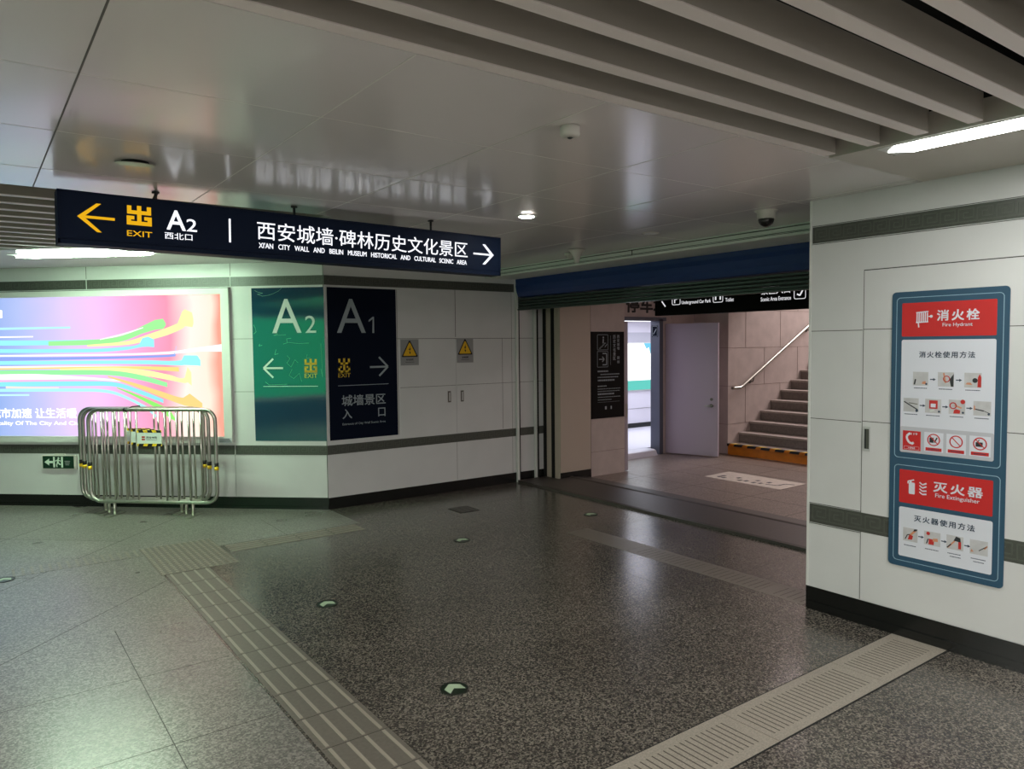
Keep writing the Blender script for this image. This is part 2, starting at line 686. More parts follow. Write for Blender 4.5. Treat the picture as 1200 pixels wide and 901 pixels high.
# panel joints
for x in (-1.28, -0.48, 1.12, 1.895, 2.67, 3.44, 4.2):
    cb.line((x, 2.0), (x, 4.755), 0.006, ZC-0.0012, ZC, 'ceiling_joint')
for x in (2.67, 3.44, 4.2):
    cb.line((x, 4.76), (x, 7.2), 0.006, ZC-0.0012, ZC, 'ceiling_joint')
cb.line((0.32, 2.0), (0.32, 4.755), 0.006, ZC-0.0012, ZC, 'ceiling_gap')
for y in (2.74, 3.5, 4.26):
    cb.line((-6, y), (4.97, y), 0.0025, ZC-0.001, ZC, 'ceiling_joint')
cb.box(3.56, -5.9, ZC-0.001, 3.565, 1.80, ZC, 'ceiling_gap')
cb.build('ceiling', kind='structure')
# ceiling of the room behind the shutter
cb = MB()
cb.box(5.45, 2.6, 2.55, 10.2, 7.8, 2.62, 'ceiling_plain')
cb.build('ceiling_back', kind='structure')

# ------------------------------------------------------------------ structure: walls
# left wall (lightbox wall)
wb = MB(LEF)
wb.box(-12.2, 0.0, -0.2, 0.0, ZC+0.3, 0, 'wall_enamel')
for a in (-2.61, -1.005, -4.2, -5.8):
    wb.box(a-0.0025, 2.44, 0, a+0.0025, ZC, 0.0008, 'joint_dark')
for a in (-1.01, -2.61, -4.21):
    wb.box(a-0.0015, 0.13, 0, a+0.0015, 0.57, 0.0006, 'joint_dark')
for b in (1.787, 1.234):
    wb.box(-1.0, b-0.002, 0, -0.0, b+0.002, 0.0008, 'joint_dark')
wb.box(-0.012, 0.12, 0, -0.004, ZC, 0.001, 'joint_dark')
wb.build('wall_left', kind='structure')
# centre wall with the electric cabinet doors
wb = MB(CEN)
wb.box(2.98, 0, -0.3, 5.95, ZC+0.3, 0, 'wall_enamel')
wb.box(4.556, 1.79, 0, 4.562, 2.33, 0.0008, 'joint_dark')
wb.box(3.80, 1.772, 0, 5.94, 1.777, 0.001, 'joint_dark')
wb.box(5.225, 1.233, 0, 5.94, 1.237, 0.001, 'joint_dark')
wb.box(5.218, 0.68, 0, 5.222, 1.77, 0.001, 'joint_dark')
wb.box(5.36, 0.13, 0, 5.363, 2.33, 0.001, 'joint_dark')
wb.box(4.557, 0.13, 0, 4.56, 0.57, 0.0008, 'joint_dark')
wb.box(3.808, 0.72, 0, 3.812, 2.31, 0.001, 'joint_dark')
wb.build('wall_center', kind='structure')
# right wall
wb = MB(RIG)
wb.box(-YE, 0, -1.2, 6.0, ZC+0.2, 0, 'wall_enamel')
wb.box(-YE, 0.0, 0, -YE+0.014, ZC, 0.004, 'aluminium_white')
for b in (1.762, 1.216):
    wb.box(-2.655, b-0.002, 0, -2.325, b+0.002, 0.0008, 'joint_dark')
wb.build('wall_right', kind='structure')
# walls beyond the shutter
wb = MB()
wb.box(5.86, 7.0, 0, 6.965, 7.80, 2.56, 'stone_beige')
wb.box(5.855, 6.99, 0.105, 6.355, 7.02, 2.56, 'panel_beige')
wb.box(5.852, 7.02, 0.0, 5.862, 7.33, 2.56, 'panel_beige')
wb.box(5.846, 7.10, 0.0, 5.853, 7.16, 2.56, 'plenum_black')
wb.box(5.846, 7.26, 0.0, 5.853, 7.32, 2.56, 'plenum_black')
wb.box(6.36, 6.997, 0.31, 6.965, 7.0, 0.314, 'stone_joint')
wb.box(6.355, 6.99, 0.0, 6.36, 7.0, 2.56, 'plenum_black')
wb.build('wall_stone_pier', kind='structure')
wb = MB()
wb.box(6.965, 7.78, 0, 7.20, 7.95, 2.56, 'stone_beige')
wb.box(8.55, 7.78, 0, 9.275, 7.95, 2.56, 'stone_beige')
wb.box(7.20, 7.78, 2.06, 8.55, 7.95, 2.56, 'stone_beige')
wb.box(8.75, 7.777, 2.06, 8.753, 7.78, 2.56, 'stone_joint')
wb.build('wall_doorway', kind='structure')
wb = MB()
wb.box(9.27, 7.12, 0, 17.0, 7.95, 6.5, 'stone_beige')
for z in (0.45, 1.03, 1.61, 2.19, 2.77):
    wb.box(9.268, 7.1175, z, 17.0, 7.12, z+0.005, 'stone_joint')
    wb.box(9.2675, 7.12, z, 9.27, 7.78, z+0.005, 'stone_joint')
for r, z in enumerate((0.0, 0.45, 1.03, 1.61, 2.19, 2.77)):
    for i in range(9):
        x = 9.27+(0.42 if r % 2 else 0.9)+0.9*i
        wb.box(x, 7.1175, z, x+0.005, 7.12, z+0.58, 'stone_joint')
wb.build('wall_stair', kind='structure')
wb = MB()
wb.box(5.48, 2.45, 0, 17.0, 2.672, 6.5, 'stone_beige')
wb.box(17.0, 2.45, 0, 17.2, 7.95, 3.2, 'stone_beige')
wb.build('wall_far_right', kind='structure')
# hall walls off to the side of the view
wb = MB()
wb.box(-7.2, -6, 0, -6.6, 16, ZC+0.3, 'wall_grey')
wb.build('wall_west', kind='structure')

# bands and baseboards
n_trim = [0]


def trim(mb):
    n_trim[0] += 1
    return mb.build('trim_%d' % n_trim[0], kind='structure')


for b0, b1 in ((2.333, 2.43), (0.572, 0.669)):
    t = MB(LEF)
    t.box(-12.1, b0, 0, 0.0, b1, 0.004, 'band_stone')
    meander(t, -4.4, -0.01, b0, b1, 0.004, 0.0055, 'band_relief')
    t.box(-2.612, b0, 0.004, -2.604, b1, 0.006, 'wall_enamel')
    t.box(-1.008, b0, 0.004, -1.002, b1, 0.006, 'wall_enamel')
    trim(t)
    t = MB(CEN)
    t.box(2.98, b0, 0, 5.40 if b0 > 1 else 5.93, b1, 0.004, 'band_stone')
    meander(t, 2.99, 5.39, b0, b1, 0.004, 0.005, 'band_relief')
    trim(t)
    c0, c1 = (2.306, 2.405) if b0 > 1 else (0.556, 0.673)
    t = MB(RIG)
    t.box(-YE+0.02, c0, 0, 5.9, c1, 0.004, 'band_stone')
    meander(t, -YE+0.03, 0.2, c0+0.006, c1-0.006, 0.004, 0.0055, 'band_relief')
    t.box(-YE+0.016, c1+0.004, 0, 5.9, c1+0.007, 0.003, 'joint_dark')
    t.box(-YE+0.016, c0-0.008, 0, 5.9, c0-0.005, 0.003, 'joint_dark')
    trim(t)
t = MB(LEF)
t.box(-12.1, 0, 0, 0.0, 0.123, 0.003, 'base_black')
t.box(-12.1, 0, 0.003, -0.0, 0.03, 0.012, 'base_black')
t.build('baseboard_left', kind='structure')
t = MB(CEN)
t.box(2.98, 0, 0, 5.93, 0.12, 0.004, 'base_black')
t.build('baseboard_center', kind='structure')
t = MB(RIG)
t.box(-YE+0.001, 0, 0.004, 5.9, 0.142, 0.006, 'base_black')
t.box(-YE+0.02, 0, 0.006, 5.9, 0.05, 0.02, 'base_black')
t.build('baseboard_right', kind='structure')
t = MB(INN)
t.box(5.856, 0, 0.0, 6.356, 0.105, 0.012, 'base_black')
t.build('baseboard_pier', kind='structure')

# header beam over the opening
t = MB()
t.box(4.98, YE, 2.485, 5.0, 7.318, ZC, 'header_white')
t.box(5.0, YE, 2.485, 5.395, 7.318, 2.50, 'header_white')
t.box(4.972, YE, 2.55, 4.98, 7.318, 2.556, 'joint_dark')
t.box(4.974, YE, 2.515, 4.98, 7.318, 2.518, 'joint_dark')
t.box(4.972, YE, 2.488, 4.98, 7.318, 2.505, 'header_white')
t.box(4.974, YE, 2.505, 4.98, 7.318, 2.509, 'plenum_black')
t.box(4.973, 4.9, 2.51, 4.98, 4.904, 2.55, 'joint_dark')
trim(t)

# door leaves in the centre wall and the hydrant door
d = MB(CEN)
d.box(3.832, 0.678, 0, 4.553, 1.768, 0.005, 'wall_enamel')
d.box(3.832, 1.233, 0.005, 4.553, 1.237, 0.0057, 'joint_dark')
d1 = d.build('door_1', kind='structure')
d = MB(CEN)
d.box(4.563, 0.678, 0, 5.214, 1.768, 0.005, 'wall_enamel')
d.box(4.563, 1.233, 0.005, 5.214, 1.237, 0.0057, 'joint_dark')
d2 = d.build('door_2', kind='structure')
for do, a in ((d1, 4.44), (d2, 4.615)):
    h = MB(CEN)
    h.box(a, 1.04, 0.005, a+0.042, 1.17, 0.0075, 'steel_dark')
    h.box(a+0.009, 1.05, 0.0075, a+0.033, 1.16, 0.008, 'joint_dark')
    h.box(a+0.014, 1.055, 0.008, a+0.033, 1.155, 0.0085, 'aluminium')
    h.build('handle', Proxy(do, (0, 0, 0)))
d = MB(RIG)
d.box(-2.316, 0.146, 0, -0.62, 2.11, 0.0038, 'wall_enamel')
d.box(-2.321, 0.146, 0, -2.316, 2.116, 0.001, 'joint_dark')
d.box(-2.321, 2.11, 0, -0.62, 2.116, 0.001, 'joint_dark')
for b in (1.766, 1.222):
    d.box(-2.316, b-0.002, 0.0038, -0.62, b+0.002, 0.0044, 'joint_dark')
d3 = d.build('door_3', kind='structure')
h = MB(RIG)
h.box(-2.311, 1.045, 0.0038, -2.267, 1.192, 0.008, 'aluminium')
h.box(-2.300, 1.060, 0.008, -2.273, 1.178, 0.0085, 'photo_dark')
h.box(-2.290, 1.062, 0.0085, -2.273, 1.176, 0.0092, 'steel_dark')
h.build('handle', Proxy(d3, (0, 0, 0)))

# ------------------------------------------------------------------ ceiling baffles
ORD = ['nearest the white ceiling panels', 'second from the white ceiling panels', 'third from the white ceiling panels',
       'fourth from the white ceiling panels', 'fifth from the white ceiling panels', 'sixth from the white ceiling panels',
       'seventh from the white ceiling panels', 'eighth from the white ceiling panels', 'ninth from the white ceiling panels',
       'tenth from the white ceiling panels']
for i in range(10):
    y = 1.991-0.208*i
    b = MB()
    b.box(-2.5, y-0.055, ZC+0.004, 3.30, y, ZC+0.11, 'baffle_metal')
    b.box(-2.5, y-0.055, ZC, 3.30, y, ZC+0.004, 'baffle_lip')
    tag(b.build('ceiling_baffle'), 'deep grey ceiling baffle over the right of the hall, ' + ORD[i], 'ceiling baffle', 'deep ceiling baffles')
for i in range(11):
    y = 5.13+0.262*i
    xe = min(1.95, 2.98-(1.41+0.7385*(y-7.32))/0.6743)
    b = MB()
    b.box(-3.6, y-0.05, ZC+0.004, xe, y, ZC+0.10, 'baffle_metal')
    b.box(-3.6, y-0.05, ZC, xe, y, ZC+0.004, 'baffle_lip')
    if i == 0:
        lab = 'thin grey ceiling baffle nearest the hall, in the louvred recess at far left'
    elif i == 10:
        lab = 'thin grey ceiling baffle nearest the lit tube, in the louvred recess at far left'
    else:
        lab = '%s thin grey ceiling baffle from the hall, in the louvred recess at far left' % (
            'second third fourth fifth sixth seventh eighth ninth tenth'.split()[i-1])
    tag(b.build('ceiling_baffle'), lab, 'ceiling baffle', 'thin ceiling baffles at the left')

# ------------------------------------------------------------------ strip lights
t = thing('strip_light', (3.46, 0.9, ZC), 'bright white recessed tube light in the ceiling beside the right wall', 'strip light')
b = MB()
b.box(3.37, -0.75, ZC-0.004, 3.55, 1.78, ZC, 'aluminium_white')
b.build('housing', t)
b = MB()
b.poly([(3.375, -0.7), (3.545, -0.7), (3.545, 1.70), (3.46, 1.772), (3.375, 1.70)], ZC-0.006, ZC-0.004, 'tube_white')
b.build('diffuser', t, label='glowing white diffuser')
lf = Frame(K, -TV, (0, 0, 1), NV)          # a=-t, b=distance from the wall, c=z
t = thing('strip_light', tuple(K+TV*1.9+NV*1.03+Vector((0, 0, ZC))), 'white tube light on the ceiling above the lightbox wall, left of the sign', 'strip light')
b = MB(lf)
b.box(-2.56, 0.93, ZC-0.005, -1.20, 1.13, ZC, 'aluminium_white')
b.build('housing', t)
b = MB(lf)
b.poly([(-2.55, 1.03), (-2.42, 0.96), (-1.32, 0.96), (-1.21, 1.03), (-1.32, 1.10), (-2.42, 1.10)], ZC-0.022, ZC-0.005, 'tube_green')
b.build('diffuser', t, label='glowing white diffuser')
for nm, x, y, ln in (('strip_light', -1.6, -1.9, 2.6), ('strip_light', 1.6, -2.6, 2.4), ('strip_light', -2.6, 3.4, 2.2)):  # unseen fill lights, added to brighten the hall
    t = thing(nm, (x, y, ZC), 'added ceiling fill tube out of view, ' + {-1.6: 'behind the viewer on the left', 1.6: 'behind the viewer on the right', -2.6: 'to the left of the viewer'}[x], 'strip light', 'added hall fill tubes')
    b = MB()
    b.box(x-ln/2-0.05, y-0.1, ZC-0.005, x+ln/2+0.05, y+0.1, ZC, 'aluminium_white')
    b.build('housing', t)
    b = MB()
    b.box(x-ln/2, y-0.085, ZC-0.012, x+ln/2, y+0.085, ZC-0.005, 'tube_fill')
    b.build('diffuser', t)

# ------------------------------------------------------------------ floor surfaces: tactile tiles, grooved stone
for i in range(13):
    y1 = 5.95-0.302*i
    b = MB()
    b.box(1.135, y1-0.300, 0, 1.445, y1, 0.003, 'tactile_metal')
    for k in range(4):
        x = 1.165+0.083*k
        b.box(x-0.007, y1-0.290, 0.003, x+0.007, y1-0.010, 0.0075, 'tactile_bar')
    b.box(1.14, y1-0.3015, 0.0, 1.44, y1-0.299, 0.0036, 'floor_joint')
    tag(b.build('tactile_tile'), 'grey ribbed guiding tile in the long line running toward the viewer', 'tactile tile', 'ribbed tiles of the long guiding line')
for i in range(4):
    x0 = 1.71+0.302*i
    b = MB()
    b.box(x0, 6.30, 0, x0+0.300, 6.54, 0.002, 'tactile_metal')
    for k in range(4):
        y = 6.325+0.063*k
        b.box(x0+0.01, y-0.008, 0.002, x0+0.29, y+0.008, 0.006, 'tactile_bar')
    tag(b.build('tactile_tile'), 'grey ribbed guiding tile in the short branch pointing to the shutter opening', 'tactile tile', 'ribbed tiles of the short branch')
for i in range(2):
    for j in range(3):
        x0, y0 = 1.10+0.29*i, 5.965+0.302*j
        b = MB()
        b.box(x0, y0, 0, x0+0.287, y0+0.3, 0.0025, 'tactile_metal')
        for u in range(6):
            for v in range(6):
                b.disc(x0+0.024+0.048*u, y0+0.025+0.05*v, 0.013, 0.0025, 0.0075, 'tactile_bar', 8)
        tag(b.build('tactile_tile'), 'grey studded warning tile in the block where the guiding lines meet', 'tactile tile', 'studded warning tiles')
for i in range(3):
    b = MB()
    x1 = 1.09-0.302*i
    b.box(x1-0.3, 6.63, 0, x1, 6.87, 0.002, 'granite_left')
    for k in range(5):
        for u in range(5):
            b.disc(x1-0.03-0.06*u, 6.655+0.047*k, 0.011, 0.002, 0.005, 'tactile_bar', 8)
    tag(b.build('tactile_tile'), 'worn pale studded tile left of the warning block near the steel barriers', 'tactile tile', 'worn studded tiles')
# grooved stone strip across the foreground
xs = [4.262, 3.62, 2.72, 1.82]
for i in range(3):
    x1, x0 = xs[i], xs[i+1]+0.004
    b = MB()
    b.box(x0, 1.815, 0, x1, 2.113, 0.002, 'strip_stone')
    n = int((x1-x0-0.06)/0.034)
    for k in range(n):
        x = x0+0.04+0.034*k
        b.box(x-0.003, 1.865, 0.002, x+0.003, 2.063, 0.0025, 'groove')
    b.box(x0, 1.806, 0, x1, 1.814, 0.0015, 'plenum_black')
    b.box(x0, 2.114, 0, x1, 2.119, 0.0015, 'plenum_black')
    tag(b.build('grooved_slab'), ['pale grooved stone slab touching the base of the right wall',
                                  'pale grooved stone slab, second from the right wall in the foreground strip',
                                  'pale grooved stone slab, third from the right wall, cut by the bottom edge'][i], 'stone slab', 'grooved slabs')
ys = [2.70, 3.05, 3.62, 4.30, 5.05]
for i in range(4):
    b = MB()
    b.box(4.285, ys[i]+0.003, 0, 4.545, ys[i+1], 0.0015, 'strip_stone_dull')
    if i < 3:
        n = int((ys[i+1]-ys[i]-0.06)/0.05)
        for k in range(n):
            y = ys[i]+0.04+0.05*k
            b.box(4.32, y-0.002, 0.0015, 4.50, y+0.002, 0.002, 'groove')
    tag(b.build('grooved_slab'), ['pale floor slab beside the right wall end, in the strip before the opening',
                                  'pale floor slab second from the right wall end, before the opening',
                                  'pale floor slab third from the right wall end, before the opening',
                                  'plain pale floor slab farthest from the right wall end, before the opening'][i], 'stone slab', 'slabs before the opening')
# drain plate
b = MB()
b.box(3.96, 6.30, 0, 4.19, 6.55, 0.003, 'drain_metal')
for k in range(5):
    b.box(3.975, 6.325+0.045*k, 0.003, 4.175, 6.345+0.045*k, 0.0045, 'steel_dark')
tag(b.build('floor_drain'), 'dark square floor plate near the foot of the electric cabinet wall', 'drain')
# floor markers
for (x, y, lab) in ((1.877, 3.075, 'round green floor marker with arrow, nearest the viewer'),
                    (1.85, 4.617, 'round green floor marker with arrow beside the tactile line, middle of the hall'),
                    (3.41, 5.42, 'round green floor marker before the electric cabinet doors'),
                    (4.94, 5.44, 'round floor marker in front of the shutter threshold'),
                    (0.15, 6.59, 'round floor marker at the left edge, left of the studded block')):
    t = thing('floor_marker', (x, y, 0), lab, 'floor marker', 'evacuation floor markers')
    b = MB()
    b.disc(x, y, 0.072, 0, 0.003, 'marker_green', 32)
    b.ring(x, y, 0.068, 0.006, 0.003, 0.0042, 'drain_metal', 32)
    b.build('disc', t)
    b = MB()
    b.poly([(x, y+0.052), (x-0.048, y+0.014), (x-0.044, y-0.038), (x, y), (x+0.045, y-0.034), (x+0.047, y+0.020)], 0.003, 0.0042, 'marker_arrow')
    b.build('arrow', t)
# threshold ramp
b = MB()
prof = [(5.41, 0.0), (5.415, 0.022), (5.45, 0.028), (5.98, 0.042), (6.00, 0.050), (6.03, 0.050), (6.05, 0.040), (6.33, 0.006), (6.34, 0.0)]
i0 = len(b.v)
k = b.m('rubber')
for y in (YE+0.002, 6.985):
    for x, z in prof:
        b.v.append(Vector((x, y, z)))
n = len(prof)
for q in range(n-1):
    b.face([q, q+1, n+q+1, n+q], k)
b.face(list(range(n))[::-1], k)
b.face([n+q for q in range(n)], k)
b.face([0, n, 2*n-1, n-1], k)
b.box(5.41, 6.985, 0, 5.845, 7.28, 0.03, 'rubber')
tag(b.build('threshold_ramp'), 'dark flat ramp strip lying across the floor under the roller shutter', 'threshold')

# ------------------------------------------------------------------ roller shutter
t = thing('roller_shutter', (5.45, 5.0, 2.13), 'half raised roller shutter with blue cover and dark steel slats over the opening', 'roller shutter')
b = MB()
pr = [(5.40, 2.485), (5.405, 2.44), (5.40, 2.40), (5.415, 2.33), (5.44, 2.275), (5.50, 2.26), (5.60, 2.26), (5.60, 2.485)]
kk = b.m('shutter_blue')
for y in (YE+0.005, 7.28):
    for x, z in pr:
        b.v.append(Vector((x, y, z)))
n = len(pr)
b.face(list(range(n)), kk)
b.face([n+q for q in range(n)][::-1], kk)
for q in range(n):
    b.face([q, n+q, n+(q+1) % n, (q+1) % n], kk)
b.build('cover', t, label='dark blue cover')
b = MB()
for q in range(4):
    z1 = 2.262-0.034*q
    kk = b.m('shutter_steel')
    i0 = len(b.v)
    for y in (YE+0.005, 7.285):
        for x, z in ((5.455, z1), (5.44, z1-0.008), (5.44, z1-0.024), (5.455, z1-0.032), (5.475, z1-0.032), (5.475, z1)):
            b.v.append(Vector((x, y, z)))
    b.face([i0+q2 for q2 in range(6)], kk)
    b.face([i0+6+q2 for q2 in range(6)][::-1], kk)
    for q2 in range(6):
        b.face([i0+q2, i0+6+q2, i0+6+(q2+1) % 6, i0+(q2+1) % 6], kk)
b.build('curtain', t, label='ribbed dark steel slats')
b = MB()
b.box(5.43, YE+0.005, 2.112, 5.485, 7.285, 2.128, 'shutter_steel')
b.build('bottom_bar', t)
for x0, x1 in ((5.413, 5.47), (5.692, 5.76)):
    b = MB()
    b.box(x0, 7.285, 0, x0+0.03, 7.315, 2.48, 'aluminium_white')
    b.box(x0+0.03, 7.30, 0.0, x1, 7.317, 2.48, 'plenum_black')
    b.build('guide_rail', t, label='white upright guide rail with black slot')

# ------------------------------------------------------------------ hanging direction sign
t = thing('hanging_sign', (1.8, 4.55, 2.24), 'long dark blue hanging sign with yellow EXIT A2 arrow and white Chinese lettering', 'sign')
b = MB(SGN)
b.box(0.008, -0.252, -0.12, 2.795, -0.006, -0.002, 'sign_navy')
b.build('sign_case', t)
b = MB(SGN)
b.box(0.012, -0.245, -0.002, 2.79, -0.012, 0.0, 'sign_navy')
b.build('face_panel', t)
b = MB(SGN)
b.box(0, -0.278, -0.125, 2.80, -0.254, 0.004, 'sign_navy')
b.box(0, -0.006, -0.125, 2.80, 0, 0.004, 'sign_navy')
b.box(0, -0.278, -0.125, 0.010, 0, 0.004, 'sign_navy')
b.box(2.785, -0.278, -0.125, 2.80, 0, 0.004, 'sign_navy')
b.build('frame', t)


def sx(x):      # metres measured on the sign from its left end
    return (x*4.5/3.9)-0.405


def sz(x, z):
    return 1.7+(z-1.7)*4.5/3.9-2.526+math.tan(TILT)*sx(x)


E = 0.0006
b = MB(SGN)
yc = sz(0.5, 2.300)
b.line((sx(0.436), yc), (sx(0.580), yc), 0.014, 0, 0.002, 'sign_lit_yellow')
b.poly([(sx(0.428), yc), (sx(0.506), yc+0.075), (sx(0.506)+0.022, yc+0.075), (sx(0.428)+0.030, yc), (sx(0.506)+0.022, yc-0.075), (sx(0.506), yc-0.075)], 0, 0.0022, 'sign_lit_yellow')
b.build('arrow', t, label='yellow arrow pointing left')


def exit_glyph(mb, a0, b0, a1, b1, c0, c1, mt):
    """block lettering of the exit character: two stacked E-shaped forks and a stem"""
    w, h = a1-a0, b1-b0
    s = w*0.17

    def R(x0, y0, x1, y1):
        mb.box(a0+w*x0, b0+h*y0, c0, a0+w*x1, b0+h*y1, c1, mt)
    e = s/w
    v = s/h
    R(0.5-e/2, 0.0, 0.5+e/2, 1.0)
    R(0.02, 0.56, 0.98, 0.56+v*0.95)
    R(0.02, 0.56, 0.02+e, 0.98)
    R(0.98-e, 0.56, 0.98, 0.98)
    R(0.0, 0.0, 1.0, v)
    R(0.0, 0.0, e, 0.46)
    R(1-e, 0.0, 1, 0.46)
    R(0.0, 0.46-v*0.9, 0.30, 0.46)
    R(0.70, 0.46-v*0.9, 1.0, 0.46)


b = MB(SGN)
exit_glyph(b, sx(0.630), sz(0.63, 2.281), sx(0.737), sz(0.63, 2.372), 0, 0.0022, 'sign_lit_yellow')
b.text('EXIT', sx(0.630), sz(0.63, 2.228), sx(0.738), sz(0.63, 2.254), 0, 'sign_lit_yellow', 0.004, 0.002)
b.build('exit_lettering', t, label='yellow exit character above the word EXIT')
b = MB(SGN)
b.text('A', sx(0.803), sz(0.85, 2.271), sx(0.889), sz(0.85, 2.366), 0, 'sign_lit_white', 0.012, 0.002)
b.text('2', sx(0.893), sz(0.92, 2.270), sx(0.941), sz(0.92, 2.330), 0, 'sign_lit_white', 0.006, 0.002)
b.text('西北口', sx(0.793), sz(0.85, 2.226), sx(0.919), sz(0.85, 2.258), 0, 'sign_lit_white', 0.002, 0.0018)
b.build('lettering', t, label='white A2 lettering with small Chinese characters')
b = MB(SGN)
b.text('西安城墙·碑林历史文化景区', sx(1.236), sz(1.24, 2.257), sx(2.527), sz(1.24, 2.352), 0, 'sign_lit_white', 0.0, 0.002)
b.build('lettering', t, label='large white Chinese lettering')
b = MB(SGN)
b.text("XI'AN   CITY   WALL   AND   BEILIN   MUSEUM   HISTORICAL   AND   CULTURAL   SCENIC   AREA", sx(1.243), sz(1.24, 2.213), sx(2.521), sz(1.24, 2.241), 0, 'sign_lit_white', 0.008, 0.0018)
b.build('lettering', t, label='small white English lettering')
b = MB(SGN)
b.box(sx(1.094), sz(1.09, 2.231), 0, sx(1.103), sz(1.09, 2.349), 0.002, 'sign_lit_white')
b.build('divider', t, label='white divider bar')
b = MB(SGN)
yc = sz(2.65, 2.267)
xt, xl = sx(2.724), sx(2.571)
b.line((xl, yc), (xt-0.01, yc), 0.012, 0, 0.002, 'sign_lit_white')
b.poly([(xt, yc), (xt-0.075, yc+0.072), (xt-0.098, yc+0.072), (xt-0.026, yc), (xt-0.098, yc-0.072), (xt-0.075, yc-0.072)], 0, 0.0022, 'sign_lit_white')
b.build('arrow', t, label='white arrow pointing right')
for x in (0.885, 1.675, 2.65):
    b = MB()
    b.tube([(x, 4.56, 2.49), (x, 4.56, ZC)], 0.008, 'cable_black')
    b.lathe(x, 4.56, [(0.02, ZC-0.008), (0.02, ZC)], 'cable_black', 12)
    b.build('hanger_rod', t)
b = MB()
b.tube([(0.855+0.028*math.sin(q/8*math.pi*0.5), 4.53, 2.50+0.07*q/8) for q in range(9)], 0.009, 'cable_black')
b.build('cable', t, label='black power cable')

# ------------------------------------------------------------------ small things on the ceiling
t = thing('ceiling_detector', (1.985, 2.298, ZC), 'small white round smoke detector on the ceiling near the baffles', 'smoke detector')
b = MB()
b.lathe(1.985, 2.298, [(0.020, ZC-0.045), (0.036, ZC-0.042), (0.040, ZC-0.034), (0.040, ZC-0.004), (0.034, ZC)], 'plastic_white')
b.build('housing', t)
b = MB()
b.lathe(1.985, 2.298, [(0.006, ZC-0.050), (0.012, ZC-0.045)], 'photo_dark')
b.build('sensor', t)
t = thing('downlight', (3.103, 4.048, ZC), 'lit round recessed downlight in the middle of the ceiling', 'downlight')
b = MB()
b.lathe(3.103, 4.048, [(0.052, ZC-0.006), (0.066, ZC-0.005), (0.070, ZC)], 'plastic_white', 32)
b.build('rim', t)
b = MB()
b.lathe(3.103, 4.048, [(0.05, ZC-0.008), (0.05, ZC-0.006)], 'downlight_lit', 32)
b.build('lens', t, label='glowing lens')
t = thing('downlight', (4.41, 4.14, ZC), 'unlit round recessed downlight in the ceiling between the lit one and the shutter', 'downlight')
b = MB()
b.lathe(4.41, 4.14, [(0.052, ZC-0.005), (0.066, ZC-0.004), (0.070, ZC)], 'plastic_white', 32)
b.build('rim', t)
b = MB()
b.lathe(4.41, 4.14, [(0.05, ZC-0.007), (0.05, ZC-0.005)], 'aluminium_white', 32)
b.build('lens', t)
t = thing('dome_camera', (4.331, 3.026, ZC), 'white dome security camera with black lens cover on the ceiling by the right wall', 'camera')
x, y = 4.331, 3.026
b = MB()
b.lathe(x, y, [(0.058, ZC-0.055), (0.060, ZC-0.012), (0.070, ZC-0.008), (0.078, ZC)], 'plastic_white')
b.build('housing', t)
b = MB()
b.lathe(x, y, [(0.052*math.cos(q), ZC-0.055-0.052*math.sin(q)) for q in [math.pi/2*0.95*(1-w/7) for w in range(8)]], 'dome_black')
b.build('lens_dome', t, label='black glossy lens dome')
t = thing('ceiling_horn', (4.58, 5.22, ZC), 'white cone shaped ceiling antenna pointing down near the shutter header', 'antenna')
x, y = 4.58, 5.22
b = MB()
b.lathe(x, y, [(0.012, ZC-0.128), (0.022, ZC-0.124), (0.028, ZC-0.09), (0.04, ZC-0.055), (0.062, ZC-0.022), (0.078, ZC-0.008), (0.078, ZC-0.004)], 'plastic_white')
b.build('cone', t)
b = MB()
b.lathe(x, y, [(0.03, ZC-0.004), (0.03, ZC)], 'photo_dark')
b.build('mount', t)
t = thing('ceiling_detector', (4.71, 5.47, ZC), 'small white smoke detector beside the cone antenna', 'smoke detector')
b = MB()
b.lathe(4.71, 5.47, [(0.016, ZC-0.055), (0.026, ZC-0.048), (0.03, ZC-0.03), (0.05, ZC-0.022), (0.05, ZC)], 'plastic_white')
b.build('housing', t)
t = thing('ceiling_plate', (0.67, 3.88, ZC), 'round grey metal cover plate hanging loose from the ceiling above the sign', 'cover plate')
b = MB()
fr = Frame((0.67, 3.88, ZC-0.008), (math.cos(0.5), math.sin(0.5), 0.06), (0, 0, 1), (-math.sin(0.5), math.cos(0.5), 0.10))
b.f = fr
b.disc(0, 0, 0.085, -0.003, 0.0, 'baffle_metal', 32)
b.build('disc', t)
b = MB()
b.lathe(0.67, 3.88, [(0.06, ZC-0.001), (0.06, ZC)], 'plenum_black')
b.build('hole', t)

# ------------------------------------------------------------------ lightbox on the left wall
fo = (-4.65, 0.700, -1.012, 2.315)     # outer frame a0 b0 a1 b1
fi = (-4.58, 0.765, -1.100, 2.255)
t = thing('lightbox', tuple(LEF.p(-2.8, 0.70, 0.02)), 'large backlit advertising lightbox with pastel colour streaks on the left wall', 'lightbox')
b = MB(LEF)
b.box(fo[0], fi[3], 0.0, fo[2], fo[3], 0.045, 'aluminium_white')
b.box(fo[0], fo[1], 0.0, fo[2], fi[1], 0.045, 'aluminium_white')
b.box(fo[0], fi[1], 0.0, fi[0], fi[3], 0.045, 'aluminium_white')
b.box(fi[2], fi[1], 0.0, fo[2], fi[3], 0.045, 'aluminium_white')
b.box(fo[0], fo[3], 0.0, fo[2]+0.004, fo[3]+0.006, 0.04, 'joint_dark')
b.build('frame', t, label='pale aluminium frame')
b = MB(LEF)
oo = Vector(t.org)
lightbox_art('lightbox_print', LIGHTBOX, None, tuple(-TV), -0.95, 1.70)
b.box(fi[0], fi[1], 0.0, fi[2], fi[3], 0.02, 'lightbox_print')


